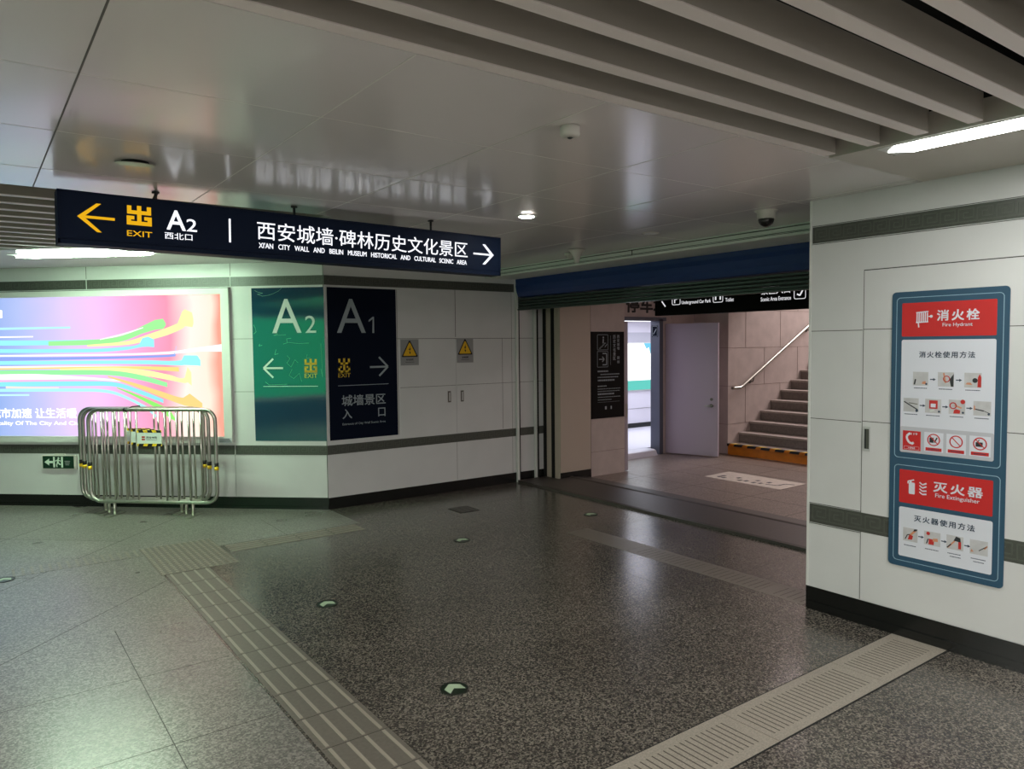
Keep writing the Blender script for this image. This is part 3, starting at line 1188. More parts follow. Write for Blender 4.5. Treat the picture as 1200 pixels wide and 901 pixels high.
def la(x):
    return -(3.678-0.00247*x)


def lz(y):
    return 2.714-0.002315*y


RIB = [
    ((176, 246, 250), [(-350, 342, 12), (355, 339, 8)]),
    ((250, 250, 255), [(-350, 380, 8), (180, 379, 6)]),
    ((150, 236, 236), [(-350, 402, 26), (200, 408, 22), (500, 404, 18), (600, 396, 14)]),
    ((156, 236, 150), [(250, 412, 20), (500, 406, 24), (600, 390, 26), (690, 352, 34), (745, 332, 44), (780, 328, 46), (792, 330, 10)]),
    ((255, 240, 168), [(430, 424, 8), (620, 412, 18), (720, 386, 28), (800, 362, 34), (846, 344, 34), (868, 312, 76), (880, 302, 76), (912, 312, 66), (917, 318, 20)]),
    ((255, 246, 252), [(490, 396, 4), (600, 372, 8), (690, 344, 4)]),
    ((150, 230, 246), [(-350, 440, 20), (450, 446, 16), (600, 438, 16), (670, 426, 16), (684, 412, 40), (710, 408, 46), (737, 416, 36)]),
    ((255, 245, 250), [(-350, 466, 9), (500, 466, 8), (800, 460, 12), (940, 446, 20), (1042, 440, 34)]),
    ((140, 160, 230), [(-350, 482, 16), (500, 480, 12), (800, 474, 10), (832, 470, 12)]),
    ((160, 196, 246), [(826, 470, 10), (836, 430, 6), (842, 470, 12)]),
    ((150, 236, 246), [(-350, 500, 18), (450, 500, 16), (700, 502, 18), (858, 506, 24), (870, 494, 44), (930, 496, 46), (943, 508, 26)]),
    ((255, 236, 246), [(-350, 519, 8), (500, 520, 8), (720, 524, 6)]),
    ((255, 214, 130), [(-350, 532, 8), (500, 524, 8), (700, 528, 14), (845, 536, 20)]),
    ((255, 248, 170), [(300, 534, 10), (550, 534, 18), (700, 552, 26), (800, 572, 24), (870, 586, 24), (884, 560, 70), (900, 580, 60)]),
    ((150, 236, 160), [(-350, 546, 20), (400, 546, 22), (560, 552, 22), (680, 574, 24), (790, 606, 20)]),
    ((255, 255, 255), [(-350, 572, 20), (150, 566, 28), (400, 572, 12), (600, 588, 8)]),
    ((255, 206, 130), [(520, 566, 6), (640, 604, 16), (760, 648, 26), (860, 682, 34), (890, 676, 60), (945, 700, 20)]),
    ((246, 180, 220), [(-350, 586, 10), (480, 588, 8), (640, 620, 6)]),
    ((140, 226, 232), [(-350, 602, 20), (430, 598, 22), (560, 604, 20), (660, 636, 20), (770, 680, 18)]),
    ((140, 232, 110), [(560, 618, 4), (640, 652, 12), (720, 692, 22), (800, 742, 36), (824, 770, 10)]),
    ((170, 240, 250), [(-350, 630, 14), (420, 628, 14), (540, 640, 14), (640, 682, 14), (700, 716, 16), (735, 750, 14)]),
    ((255, 224, 214), [(40, 614, 10), (290, 617, 5)]),
    ((190, 236, 250), [(-350, 650, 10), (150, 650, 8)]),
]
for q, (c, pts) in enumerate(RIB):
    nm = 'ribbon_%02d' % q
    emis(nm, c, LIGHTBOX)
    # smooth the centre line a little
    P = []
    for i in range(len(pts)-1):
        p0, p1, p2, p3 = pts[max(i-1, 0)], pts[i], pts[i+1], pts[min(i+2, len(pts)-1)]
        for s in range(6):
            u = s/6
            if p2[0]-p1[0] > 60:
                v = []
                for d_ in range(3):
                    m1 = (p2[d_]-p0[d_])/2*(p2[0]-p1[0])/max(1e-6, (p2[0]-p0[0])/2)
                    m2 = (p3[d_]-p1[d_])/2*(p2[0]-p1[0])/max(1e-6, (p3[0]-p1[0])/2)
                    v.append((2*u**3-3*u**2+1)*p1[d_]+(u**3-2*u**2+u)*m1+(-2*u**3+3*u**2)*p2[d_]+(u**3-u**2)*m2)
            else:
                v = [p1[d_]+(p2[d_]-p1[d_])*u for d_ in range(3)]
            P.append(v)
    P.append(pts[-1])
    top = [(la(x), lz(y-w/2)) for x, y, w in P]
    bot = [(la(x), lz(y+w/2)) for x, y, w in P]
    kk = b.m(nm)
    for i in range(len(P)-1):
        i0 = len(b.v)
        c_ = 0.0202+0.0001*q
        for a_, b_ in (bot[i], bot[i+1], top[i+1], top[i]):
            b.v.append(LEF.p(a_, b_, c_))
        b.face([i0, i0+1, i0+2, i0+3], kk)
b.build('lit_panel', t, label='backlit printed panel with colour streaks')
b = MB(LEF)
b.text('城市加速 让生活暖', -3.77, 0.958, -2.765, 1.068, 0.0235, 'lit_white', 0.02, 0.0006)
b.text('Accelerate Vitality Of The City And Civic', -4.16, 0.872, -2.69, 0.926, 0.0235, 'lit_white', 0.015, 0.0006)
b.box(-3.70, 2.043, 0.0235, -3.58, 2.124, 0.0241, 'lit_white')
b.build('lettering', t, label='white slogan lettering')
# small printed notice on the frame corner
b = MB(LEF)
b.box(-1.165, 0.700, 0.045, -1.02, 0.752, 0.046, 'board_grey')
for q in range(3):
    b.box(-1.155, 0.742-0.014*q, 0.046, -1.04+0.01*q, 0.734-0.014*q, 0.0464, 'photo_dark')
tag(b.build('notice_sticker'), 'tiny grey printed sticker on the bottom right corner of the lightbox frame', 'sticker')

# green lightbox across the hall, mirrored in the glossy poster
t = thing('lightbox', (-6.6, 3.9, 0.55), 'green backlit advertising lightbox on the opposite side wall', 'lightbox')
b = MB()
b.box(-6.6, 2.2, 0.46, -6.54, 5.6, 0.54, 'aluminium_white')
b.box(-6.6, 2.2, 2.36, -6.54, 5.6, 2.44, 'aluminium_white')
b.box(-6.6, 2.2, 0.54, -6.54, 2.28, 2.36, 'aluminium_white')
b.box(-6.6, 5.52, 0.54, -6.54, 5.6, 2.36, 'aluminium_white')
b.build('frame', t)
b = MB()
b.box(-6.6, 2.28, 0.54, -6.57, 5.52, 2.36, 'lit_green_board')
b.build('lit_panel', t)

# ------------------------------------------------------------------ green running-man exit sign, low on the left wall
t = thing('exit_sign', tuple(LEF.p(-3.0, 0.41, 0.02)), 'small green running man exit sign low on the left wall beside the barriers', 'exit sign')
b = MB(LEF)
b.box(-3.19, 0.405, 0, -2.79, 0.556, 0.028, 'plastic_white')
b.box(-3.05, 0.556, 0, -2.93, 0.572, 0.02, 'plastic_white')
b.build('case', t)
b = MB(LEF)
b.box(-3.18, 0.414, 0.028, -2.82, 0.548, 0.030, 'exit_green')
b.build('face_panel', t)
b = MB(LEF)
c0, c1 = 0.030, 0.0312
b.poly([(-3.16, 0.483), (-3.105, 0.520), (-3.105, 0.495), (-3.062, 0.495), (-3.062, 0.471), (-3.105, 0.471), (-3.105, 0.446)], c0, c1, 'exit_white')
b.box(-3.058, 0.425, c0, -3.038, 0.540, c1, 'exit_white')
b.box(-2.965, 0.425, c0, -2.945, 0.540, c1, 'exit_white')
b.disc(-2.995, 0.526, 0.011, c0, c1, 'exit_white', 10)
b.line((-3.0, 0.515), (-3.005, 0.478), 0.02, c0, c1, 'exit_white')
b.line((-3.0, 0.510), (-3.033, 0.494), 0.010, c0, c1, 'exit_white')
b.line((-2.998, 0.508), (-2.972, 0.492), 0.010, c0, c1, 'exit_white')
b.line((-3.005, 0.482), (-3.02, 0.452), 0.012, c0, c1, 'exit_white')
b.line((-3.02, 0.452), (-3.016, 0.428), 0.012, c0, c1, 'exit_white')
b.line((-3.004, 0.482), (-2.982, 0.456), 0.012, c0, c1, 'exit_white')
b.line((-2.982, 0.456), (-2.968, 0.460), 0.010, c0, c1, 'exit_white')
for q in range(3):
    b.box(-2.925+0.004*q, 0.497-0.018*q, c0, -2.862-0.006*q, 0.486-0.018*q, c1, 'plate_silver')
b.build('pictogram', t, label='white arrow and running figure')

# ------------------------------------------------------------------ steel crowd barriers


def make_barrier(t0, nd):
    fr_ = Frame(K+NV*nd, -TV, NV)
    a0, a1 = -t0, -t0+1.36
    z0, z1, r = 0.140, 1.080, 0.115
    root = thing('crowd_barrier', tuple(fr_.p((a0+a1)/2, 0, 0)), '', 'barrier', 'nested steel barriers')
    pts = []
    for cx, cy, s0 in ((a1-r, z0+r, -90), (a1-r, z1-r, 0), (a0+r, z1-r, 90), (a0+r, z0+r, 180)):
        for q in range(7):
            an = math.radians(s0+90*q/6)
            pts.append(fr_.p(cx+r*math.cos(an), cy+r*math.sin(an), 0))
    MB().tube(pts, 0.019, 'steel', 10, True).build('frame', root)
    w = a1-a0
    for fx in (0.103, 0.197, 0.290, 0.383, 0.606, 0.699, 0.792, 0.886):
        a = a0+fx*w
        MB().tube([fr_.p(a, z0, 0), fr_.p(a, z1, 0)], 0.0105, 'steel', 8).build('bar', root)
    for fx in (0.185, 0.806):
        a = a0+fx*w
        MB().tube([fr_.p(a, 0.006, 0), fr_.p(a, z0, 0)], 0.017, 'steel', 10).build('post', root)
        b_ = MB(fr_)
        b_.poly([(a-0.028, 0.0), (a+0.028, 0.0), (a+0.028, 0.008), (a-0.028, 0.008)], -0.13, 0.13, 'steel')
        b_.build('foot_plate', root)
    # notice plate with hazard edges
    b_ = MB(fr_)
    p0, p1, q0, q1 = a0+0.392*w, a0+0.585*w, 0.712, 0.876
    b_.box(p0, q0, 0.012, p1, q1, 0.016, 'print_white')
    for zz0, zz1 in ((q0, q0+0.026), (q1-0.026, q1)):
        b_.box(p0, zz0, 0.016, p1, zz1, 0.0168, 'hazard_yellow')
        for q in range(3):
            x_ = p0+0.012+q*0.095
            x2 = min(x_+0.05, p1-0.012)
            b_.poly([(x_, zz0), (x2, zz0), (min(x2+0.012, p1), zz1), (x_+0.012, zz1)] if zz0 == q0 else [(x_+0.012, zz0), (min(x2+0.012, p1), zz0), (x2, zz1), (x_, zz1)], 0.0168, 0.0176, 'print_black')
    plate = b_.build('notice_plate', root, label='white plate with black and yellow edges')
    b_ = MB(fr_)
    b_.box(p0+0.050, 0.796, 0.016, p0+0.085, 0.812, 0.0172, 'photo_red')
    b_.box(p0+0.050, 0.772, 0.016, p0+0.085, 0.788, 0.0172, 'photo_red')
    b_.text('西安地铁', p0+0.100, 0.788, p0+0.215, 0.812, 0.016, 'photo_dark', 0.01, 0.001)
    b_.box(p0+0.100, 0.776, 0.016, p0+0.215, 0.780, 0.0168, 'photo_dark')
    b_.build('lettering', sub(plate, root))
    for a in (a0, a1):
        b_ = MB()
        b_.tube([fr_.p(a, 0.47, 0), fr_.p(a, 0.505, 0)], 0.0215, 'hazard_yellow', 10)
        b_.tube([fr_.p(a, 0.505, 0), fr_.p(a, 0.545, 0)], 0.0215, 'print_black', 10)
        b_.build('hazard_tape', root, label='black and yellow tape')
    return root


bar = make_barrier(2.375, 0.385)
bar.o['label'] = 'front steel crowd barrier of the three nested before the lightbox'
c2 = copy_thing(bar.o, tuple(Vector(bar.org)+TV*0.120-NV*0.085), 'middle steel crowd barrier of the three nested before the lightbox', 'nested steel barriers')
c3_ = copy_thing(bar.o, tuple(Vector(bar.org)+TV*0.215-NV*0.165), 'rear steel crowd barrier of the three, closest to the lightbox wall', 'nested steel barriers')
fr_ = Frame(K+NV*0.385, -TV, NV)
b = MB()
b.tube([fr_.p(-1.98, 1.080, 0), fr_.p(-1.945, 1.080, 0)], 0.023, 'cable_black', 10)
b.tube([fr_.p(-1.95, 1.085, 0.0), fr_.p(-1.945, 1.106, -0.08), fr_.p(-1.92, 1.106, -0.165), fr_.p(-1.91, 1.085, -0.17)], 0.006, 'cable_black', 6)
b.build('tie_strap', bar, label='black tie strap')

# ------------------------------------------------------------------ A2 and A1 posters


def poster(frame, name, label, a0, a1, letters):
    t = thing(name, tuple(frame.p((a0+a1)/2, 0.72, 0.0)), label, 'poster')
    b = MB(frame)
    b.box(a0, 0.718, 0.0008, a1, 2.310, 0.0045, letters)
    return t, b.build('sheet', t)


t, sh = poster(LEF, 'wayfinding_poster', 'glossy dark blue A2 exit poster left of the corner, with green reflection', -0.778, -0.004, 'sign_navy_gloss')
c = 0.0045
b = MB(LEF)
b.text('A', -0.563, 1.842, -0.247, 2.193, c, 'print_white', 0.0)
b.text('2', -0.206, 1.840, -0.091, 2.017, c, 'print_white', 0.0)
b.build('lettering', t, label='pale A2 lettering')
b = MB(LEF)
b.line((-0.668, 1.479), (-0.456, 1.479), 0.02, c, c+0.001, 'print_white')
b.line((-0.668, 1.479), (-0.562, 1.576), 0.02, c, c+0.0011, 'print_white')
b.line((-0.668, 1.479), (-0.566, 1.380), 0.02, c, c+0.0012, 'print_white')
b.build('arrow', t, label='pale arrow pointing left')
b = MB(LEF)
b.box(-0.677, 1.286, c, -0.086, 1.292, c+0.001, 'print_white')
b.build('divider', t, label='pale thin line')
b = MB(LEF)
exit_glyph(b, -0.227, 1.430, -0.090, 1.573, c, c+0.001, 'print_yellow')
b.text('EXIT', -0.227, 1.374, -0.089, 1.420, c, 'print_yellow', 0.0)
b.build('exit_lettering', t, label='yellow exit lettering')
b = MB(LEF)
S = [[(20, 122), (35, 130), (60, 136), (95, 140), (120, 150), (150, 146), (175, 138), (200, 126), (215, 112)],
     [(215, 380), (240, 372), (290, 378), (340, 376)], [(235, 372), (232, 355), (255, 352)],
     [(190, 330), (170, 338), (230, 336)], [(10, 285), (18, 300), (22, 320), (10, 330)],
     [(232, 435), (246, 450), (230, 470), (250, 490), (270, 455), (285, 470)], [(255, 500), (240, 530), (262, 545), (290, 520), (300, 560)],
     [(330, 430), (325, 450), (345, 445)], [(395, 500), (402, 540), (398, 380)], [(60, 560), (140, 575), (230, 572)],
     [(180, 405), (172, 430), (190, 425)], [(100, 378), (96, 388), (112, 384)]]
for st in S:
    pp = [(-(0.778-(x-66)/350*0.774) if True else 0, 2.310-(y-111)/735*1.592) for x, y in [(q[0]+62 if q[0] < 62 else q[0], q[1]) for q in st]]
    for p, q in zip(pp, pp[1:]):
        b.line(p, q, 0.0035, c, c+0.0004, 'scratch')
b.build('marker_scribble', t, label='faint scribbled marks on the sheet')

t, sh = poster(CEN, 'wayfinding_poster', 'matte dark navy A1 exit poster right of the corner', 3.008, 3.796, 'sign_navy_panel')
b = MB(CEN)
b.text('A', 3.110, 1.839, 3.434, 2.194, c, 'print_grey', 0.0)
b.poly([(3.510, 1.838), (3.532, 1.838), (3.532, 2.011), (3.518, 2.011)], c, c+0.0012, 'print_grey')
b.poly([(3.532, 2.011), (3.518, 2.011), (3.470, 1.975), (3.470, 1.955), (3.515, 1.985)], c, c+0.0013, 'print_grey')
b.build('lettering', t, label='grey A1 lettering')
b = MB(CEN)
b.line((3.474, 1.473), (3.686, 1.473), 0.02, c, c+0.001, 'print_grey')
b.line((3.686, 1.473), (3.582, 1.578), 0.02, c, c+0.0011, 'print_grey')
b.line((3.686, 1.473), (3.582, 1.376), 0.02, c, c+0.0012, 'print_grey')
b.build('arrow', t, label='grey arrow pointing right')
b = MB(CEN)
b.box(3.108, 1.283, c, 3.690, 1.289, c+0.001, 'print_grey')
b.build('divider', t, label='grey thin line')
b = MB(CEN)
b.text('城墙景区', 3.145, 1.070, 3.650, 1.186, c, 'print_grey', 0.008)
b.text('入', 3.150, 0.936, 3.256, 1.037, c, 'print_grey', 0.008)
b.text('口', 3.560, 0.936, 3.645, 1.030, c, 'print_grey', 0.008)
b.text('Entrance of City Wall Scenic Area', 3.148, 0.862, 3.645, 0.892, c, 'print_grey', 0.0)
b.build('lettering', t, label='grey Chinese and English entrance lettering')
b = MB(CEN)
exit_glyph(b, 3.114, 1.423, 3.248, 1.573, c, c+0.001, 'print_yellow')
b.text('EXIT', 3.113, 1.373, 3.250, 1.416, c, 'print_yellow', 0.0)
b.build('exit_lettering', t, label='yellow exit lettering')

# ------------------------------------------------------------------ electric hazard plates
for a, b0, lab in ((3.842, 1.480, 'silver electric hazard plate with yellow triangle on the left cabinet door'),
                   (4.570, 1.493, 'silver electric hazard plate with yellow triangle on the right cabinet door')):
    w, hgt = 0.226, 0.286
    t = thing('hazard_plate', tuple(CEN.p(a+w/2, b0, 0.005)), lab, 'warning sign', 'electric hazard plates')
    b = MB(CEN)
    b.box(a, b0, 0.0055, a+w, b0+hgt, 0.0085, 'plate_silver')
    b.build('plate', t)
    b = MB(CEN)
    cx, zb, zt = a+w/2, b0+0.092, b0+hgt-0.012

    def tri(s, c0_, c1_, mt_):
        ht = zt-zb
        m_ = zb+ht*0.36
        pts = [(cx-0.100, zb+0.008), (cx-0.092, zb), (cx+0.092, zb), (cx+0.100, zb+0.008), (cx+0.008, zt-0.002), (cx-0.008, zt-0.002)]
        b.poly([(cx+(p[0]-cx)*s, m_+(p[1]-m_)*s) for p in pts], c0_, c1_, mt_)
    tri(1.0, 0.0085, 0.0092, 'print_black')
    tri(0.80, 0.0092, 0.0098, 'warning_yellow')
    b.poly([(cx+0.012, zt-0.055), (cx-0.014, zt-0.105), (cx-0.001, zt-0.103), (cx-0.004, zt-0.122), (cx+0.016, zt-0.088), (cx+0.003, zt-0.090)], 0.0098, 0.0104, 'print_black')
    b.poly([(cx-0.010, zt-0.128), (cx+0.004, zt-0.152), (cx+0.012, zt-0.126)], 0.0098, 0.0104, 'print_black')
    b.line((cx-0.002, zt-0.118), (cx+0.002, zt-0.135), 0.006, 0.0098, 0.0104, 'print_black')
    b.build('warning_triangle', t, label='yellow triangle with black lightning bolt')
    b = MB(CEN)
    b.text('有电危险', cx-0.045, b0+0.052, cx+0.045, b0+0.074, 0.0085, 'print_black', 0.012)
    b.box(cx-0.055, b0+0.033, 0.0085, cx+0.055, b0+0.037, 0.0090, 'photo_dark')
    b.build('lettering', t)

# ------------------------------------------------------------------ fire equipment board on the right wall
t = thing('fire_board', tuple(RIG.p(-1.85, 0.41, 0.0045)), 'tall blue fire hydrant and fire extinguisher instruction board on the right wall', 'instruction board')
c0 = 0.0045
b = MB(RIG)
b.rrect(-2.147, 0.408, -1.553, 1.971, 0.022, c0, c0+0.006, 'board_blue')
b.build('back_board', t)
c1 = c0+0.006
b = MB(RIG)
b.rring(-2.120, 1.034, -1.579, 1.938, 0.02, 0.0032, c1, c1+0.0006, 'board_line')
b.rring(-2.118, 0.441, -1.577, 0.991, 0.02, 0.0032, c1, c1+0.0006, 'board_line')
b.build('border_lines', t, label='pale double border lines')


def R(mb, y0, z0, y1, z1, ca, cb_, mt_):
    mb.box(-y0, z0, ca, -y1, z1, cb_, mt_)


# hydrant panel
b = MB(RIG)
b.rrect(-2.090, 1.720, -1.610, 1.907, 0.006, c1, c1+0.001, 'board_red')
p = b.build('red_header', t, label='red header reading Fire Hydrant')
b = MB(RIG)
c2_ = c1+0.001
for q in range(6):
    b.line((-2.008+0.011*q, 1.852-0.002*(q % 2)), (-2.008+0.011*q, 1.796), 0.006, c2_, c2_+0.0006, 'board_white')
b.line((-2.013, 1.852), (-1.948, 1.856), 0.006, c2_, c2_+0.0007, 'board_white')
b.line((-2.013, 1.797), (-1.948, 1.800), 0.006, c2_, c2_+0.0007, 'board_white')
b.line((-2.001, 1.797), (-1.998, 1.770), 0.006, c2_, c2_+0.0007, 'board_white')
b.disc(-1.933, 1.829, 0.008, c2_, c2_+0.0007, 'board_white', 12)
b.line((-1.948, 1.829), (-1.936, 1.829), 0.005, c2_, c2_+0.0006, 'board_white')
b.text('消火栓', -1.903, 1.803, -1.691, 1.862, c2_, 'board_white', 0.022, spacing=1.3)
b.text('Fire Hydrant', -1.873, 1.766, -1.724, 1.791, c2_, 'board_white', 0.003)
b.build('lettering', sub(p, t))
b = MB(RIG)
b.rrect(-2.090, 1.066, -1.610, 1.702, 0.010, c1, c1+0.001, 'board_white')
b.rrect(-2.090, 1.066, -1.610, 1.213, 0.010, c1+0.001, c1+0.0014, 'board_grey')
p = b.build('instruction_panel', t, label='white hydrant instruction panel')
c2_ = c1+0.001


def arrow(mb, y, z, cc):
    mb.line((-y, z), (-y+0.020, z), 0.0055, cc, cc+0.0006, 'board_ink')
    mb.poly([(-y+0.017, z+0.008), (-y+0.017, z-0.008), (-y+0.031, z)], cc, cc+0.0006, 'board_ink')


def caption(mb, y0, y1, z, cc):
    x = -y0
    while x < -y1-0.004:
        w_ = random.uniform(0.004, 0.009)
        mb.box(x, z-0.0022, cc, min(x+w_, -y1), z+0.0022, cc+0.0005, 'board_ink')
        x += w_+random.uniform(0.001, 0.002)


b = MB(RIG)
b.text('消火栓使用方法', -1.993, 1.602, -1.708, 1.637, c2_, 'board_ink', 0.016, spacing=1.25)
P1 = [(2.024, 1.942, 1.447, 1.523), (1.892, 1.810, 1.446, 1.524), (1.758, 1.675, 1.446, 1.524),
      (2.074, 1.991, 1.298, 1.375), (1.956, 1.872, 1.298, 1.375), (1.833, 1.751, 1.300, 1.377), (1.711, 1.627, 1.300, 1.376)]
b.build('lettering', sub(p, t))
for i, (y0, y1, z0, z1) in enumerate(P1):
    b = MB(RIG)
    R(b, y0, z0, y1, z1, c2_, c2_+0.0005, 'photo_grey')
    caption(b, y0-0.006, y1+0.006, z0-0.014, c2_)
    d = c2_+0.0005
    e = d+0.0005
    A, B_ = -y0, z0
    if i == 0:
        b.line((A+0.008, B_+0.005), (A+0.014, B_+0.035), 0.008, d, e, 'photo_dark')
        b.poly([(A+0.048, B_+0.010), (A+0.072, B_+0.008), (A+0.068, B_+0.026), (A+0.052, B_+0.022)], d, e, 'photo_skin')
    if i == 1:
        b.line((A+0.030, B_+0.074), (A+0.040, B_+0.020), 0.008, d, e, 'photo_skin')
        b.ring(A+0.045, B_+0.042, 0.016, 0.005, d, e, 'photo_red', 12)
        b.poly([(A+0.068, B_+0.001), (A+0.081, B_+0.001), (A+0.081, B_+0.070), (A+0.060, B_+0.040)], d, e, 'photo_dark')
    if i == 2:
        b.poly([(A+0.006, B_+0.016), (A+0.040, B_+0.014), (A+0.032, B_+0.026), (A+0.014, B_+0.026)], d, e, 'photo_skin')
        b.disc(A+0.052, B_+0.038, 0.013, d, e, 'photo_dark', 12)
        b.poly([(A+0.064, B_+0.003), (A+0.082, B_+0.003), (A+0.082, B_+0.055), (A+0.074, B_+0.072), (A+0.066, B_+0.055)], d, e, 'photo_red')
    if i == 3:
        b.line((A+0.004, B_+0.056), (A+0.080, B_+0.012), 0.006, d, e, 'photo_dark')
        b.line((A+0.030, B_+0.050), (A+0.078, B_+0.044), 0.005, d, e, 'steel_dark')
        b.line((A+0.068, B_+0.004), (A+0.080, B_+0.010), 0.012, d, e, 'board_ink')
    if i == 4:
        R(b, y0-0.022, z0+0.024, y0-0.066, z0+0.070, d, e, 'photo_red')
        R(b, y0-0.030, z0+0.032, y0-0.056, z0+0.052, e, e+0.0004, 'board_white')
        b.line((A+0.026, B_+0.010), (A+0.050, B_+0.018), 0.008, d, e, 'print_white')
    if i == 5:
        b.ring(A+0.022, B_+0.045, 0.016, 0.006, d, e, 'photo_red', 12)
        b.poly([(A+0.024, B_+0.003), (A+0.056, B_+0.004), (A+0.058, B_+0.022), (A+0.036, B_+0.028), (A+0.026, B_+0.020)], d, e, 'photo_red')
        b.line((A+0.030, B_+0.048), (A+0.064, B_+0.034), 0.008, d, e, 'photo_skin')
        b.disc(A+0.070, B_+0.068, 0.012, e, e+0.0004, 'photo_red', 14)
    if i == 6:
        b.poly([(A+0.002, B_+0.028), (A+0.010, B_+0.030), (A+0.008, B_+0.050), (A+0.002, B_+0.054)], d, e, 'photo_skin')
        b.line((A+0.006, B_+0.034), (A+0.050, B_+0.026), 0.006, d, e, 'photo_dark')
        b.line((A+0.050, B_+0.026), (A+0.080, B_+0.014), 0.003, d, e, 'photo_dark')
    if i > 2 or i == 0:
        b.disc(-y1-0.010, z0+0.010, 0.006, e, e+0.0003, 'board_ink', 10)
    b.build('picture_step', sub(p, t))
for y, z in ((1.933, 1.483), (1.800, 1.483), (1.985, 1.336), (1.866, 1.336), (1.745, 1.336)):
    b = MB(RIG)
    arrow(b, y, z, c2_)
    b.build('arrow', sub(p, t))
b = MB(RIG)
d = c1+0.0014
T4 = [(2.074, 1.976, 1.080, 1.190), (1.957, 1.857, 1.084, 1.191), (1.841, 1.743, 1.085, 1.191), (1.726, 1.624, 1.086, 1.192)]
R(b, T4[0][0], T4[0][2], T4[0][1], T4[0][3], d, d+0.0005, 'board_red')
tel = b
for y0, y1, z0, z1 in T4[1:]:
    b = MB(RIG)
    R(b, y0, z0, y1, z1, d, d+0.0005, 'board_white')
    R(b, y0-0.008, z0+0.004, y1+0.008, z0+0.022, d+0.0005, d+0.0009, 'board_red')
    cx, cz = -(y0+y1)/2, z0+0.066
    if y0 > 1.9:
        R(b, y0-0.028, z0+0.050, y0-0.050, z0+0.078, d+0.0005, d+0.0009, 'photo_dark')
        b.line((cx+0.004, cz-0.014), (cx+0.018, cz+0.014), 0.007, d+0.0005, d+0.0009, 'photo_dark')
    elif y0 < 1.8:
        R(b, y0-0.030, z0+0.050, y0-0.064, z0+0.074, d+0.0005, d+0.0009, 'photo_dark')
        b.line((cx-0.012, cz+0.006), (cx-0.004, cz+0.022), 0.004, d+0.0005, d+0.0009, 'photo_dark')
    b.ring(cx, cz, 0.031, 0.006, d+0.0009, d+0.0014, 'board_red', 24)
    b.line((cx-0.021, cz+0.021), (cx+0.021, cz-0.021), 0.005, d+0.0009, d+0.0013, 'board_red')
    caption(b, y0-0.022, y1+0.022, z0+0.013, d+0.0009)
    b.build('prohibition_sign', sub(p, t), label='white square with red barred circle')
b = tel
y0, z0 = 2.074, 1.080
pts = [(-y0+0.034, z0+0.092), (-y0+0.022, z0+0.080), (-y0+0.024, z0+0.062), (-y0+0.036, z0+0.044), (-y0+0.054, z0+0.038)]
for u_, v_ in zip(pts, pts[1:]):
    b.line(u_, v_, 0.012, d+0.0005, d+0.001, 'board_white')
b.line((-y0+0.030, z0+0.090), (-y0+0.042, z0+0.096), 0.012, d+0.0005, d+0.0011, 'board_white')
b.line((-y0+0.050, z0+0.036), (-y0+0.060, z0+0.046), 0.012, d+0.0005, d+0.0011, 'board_white')
b.text('119', -y0+0.046, z0+0.088, -y0+0.080, z0+0.100, d+0.0005, 'board_white', 0.02)
b.rring(-y0+0.008, z0+0.006, -y0+0.090, z0+0.022, 0.001, 0.0012, d+0.0005, d+0.0009, 'board_white', 2)
b.text('火警电话', -y0+0.030, z0+0.009, -y0+0.068, z0+0.019, d+0.0005, 'board_white', 0.0)
b.build('telephone_sign', sub(p, t), label='red square with white telephone')
# extinguisher panel
b = MB(RIG)
b.rrect(-2.089, 0.777, -1.609, 0.966, 0.006, c1, c1+0.001, 'board_red')
p = b.build('red_header', t, label='red header reading Fire Extinguisher')
b = MB(RIG)
c2_ = c1+0.001
b.rrect(-2.036, 0.832, -2.003, 0.898, 0.005, c2_, c2_+0.0006, 'board_white')
b.line((-2.026, 0.898), (-2.026, 0.910), 0.010, c2_, c2_+0.0006, 'board_white')
b.line((-2.042, 0.902), (-2.008, 0.914), 0.007, c2_, c2_+0.0007, 'board_white')
b.line((-2.040, 0.903), (-2.041, 0.890), 0.006, c2_, c2_+0.0006, 'board_white')
for q in range(4):
    z_ = 0.905-0.018*q
    b.line((-1.978, z_), (-1.962, z_-0.012), 0.006, c2_, c2_+0.0006, 'board_white')
    b.line((-1.962, z_-0.012), (-1.940, z_-0.008+0.006*(q < 2)), 0.008, c2_, c2_+0.0007, 'board_white')
b.text('灭火器', -1.904, 0.864, -1.656, 0.921, c2_, 'board_white', 0.022, spacing=1.3)
b.text('Fire Extinguisher', -1.893, 0.828, -1.671, 0.857, c2_, 'board_white', 0.003)
b.build('lettering', sub(p, t))
b = MB(RIG)
b.rrect(-2.088, 0.469, -1.607, 0.752, 0.010, c1, c1+0.001, 'board_white')
p = b.build('instruction_panel', t, label='white extinguisher instruction panel')
b = MB(RIG)
b.text('灭火器使用方法', -2.004, 0.680, -1.691, 0.716, c2_, 'board_ink', 0.016, spacing=1.25)
P2 = [(2.063, 1.983, 0.560, 0.636), (1.948, 1.862, 0.562, 0.638), (1.830, 1.745, 0.564, 0.640), (1.713, 1.626, 0.562, 0.639)]
b.build('lettering', sub(p, t))
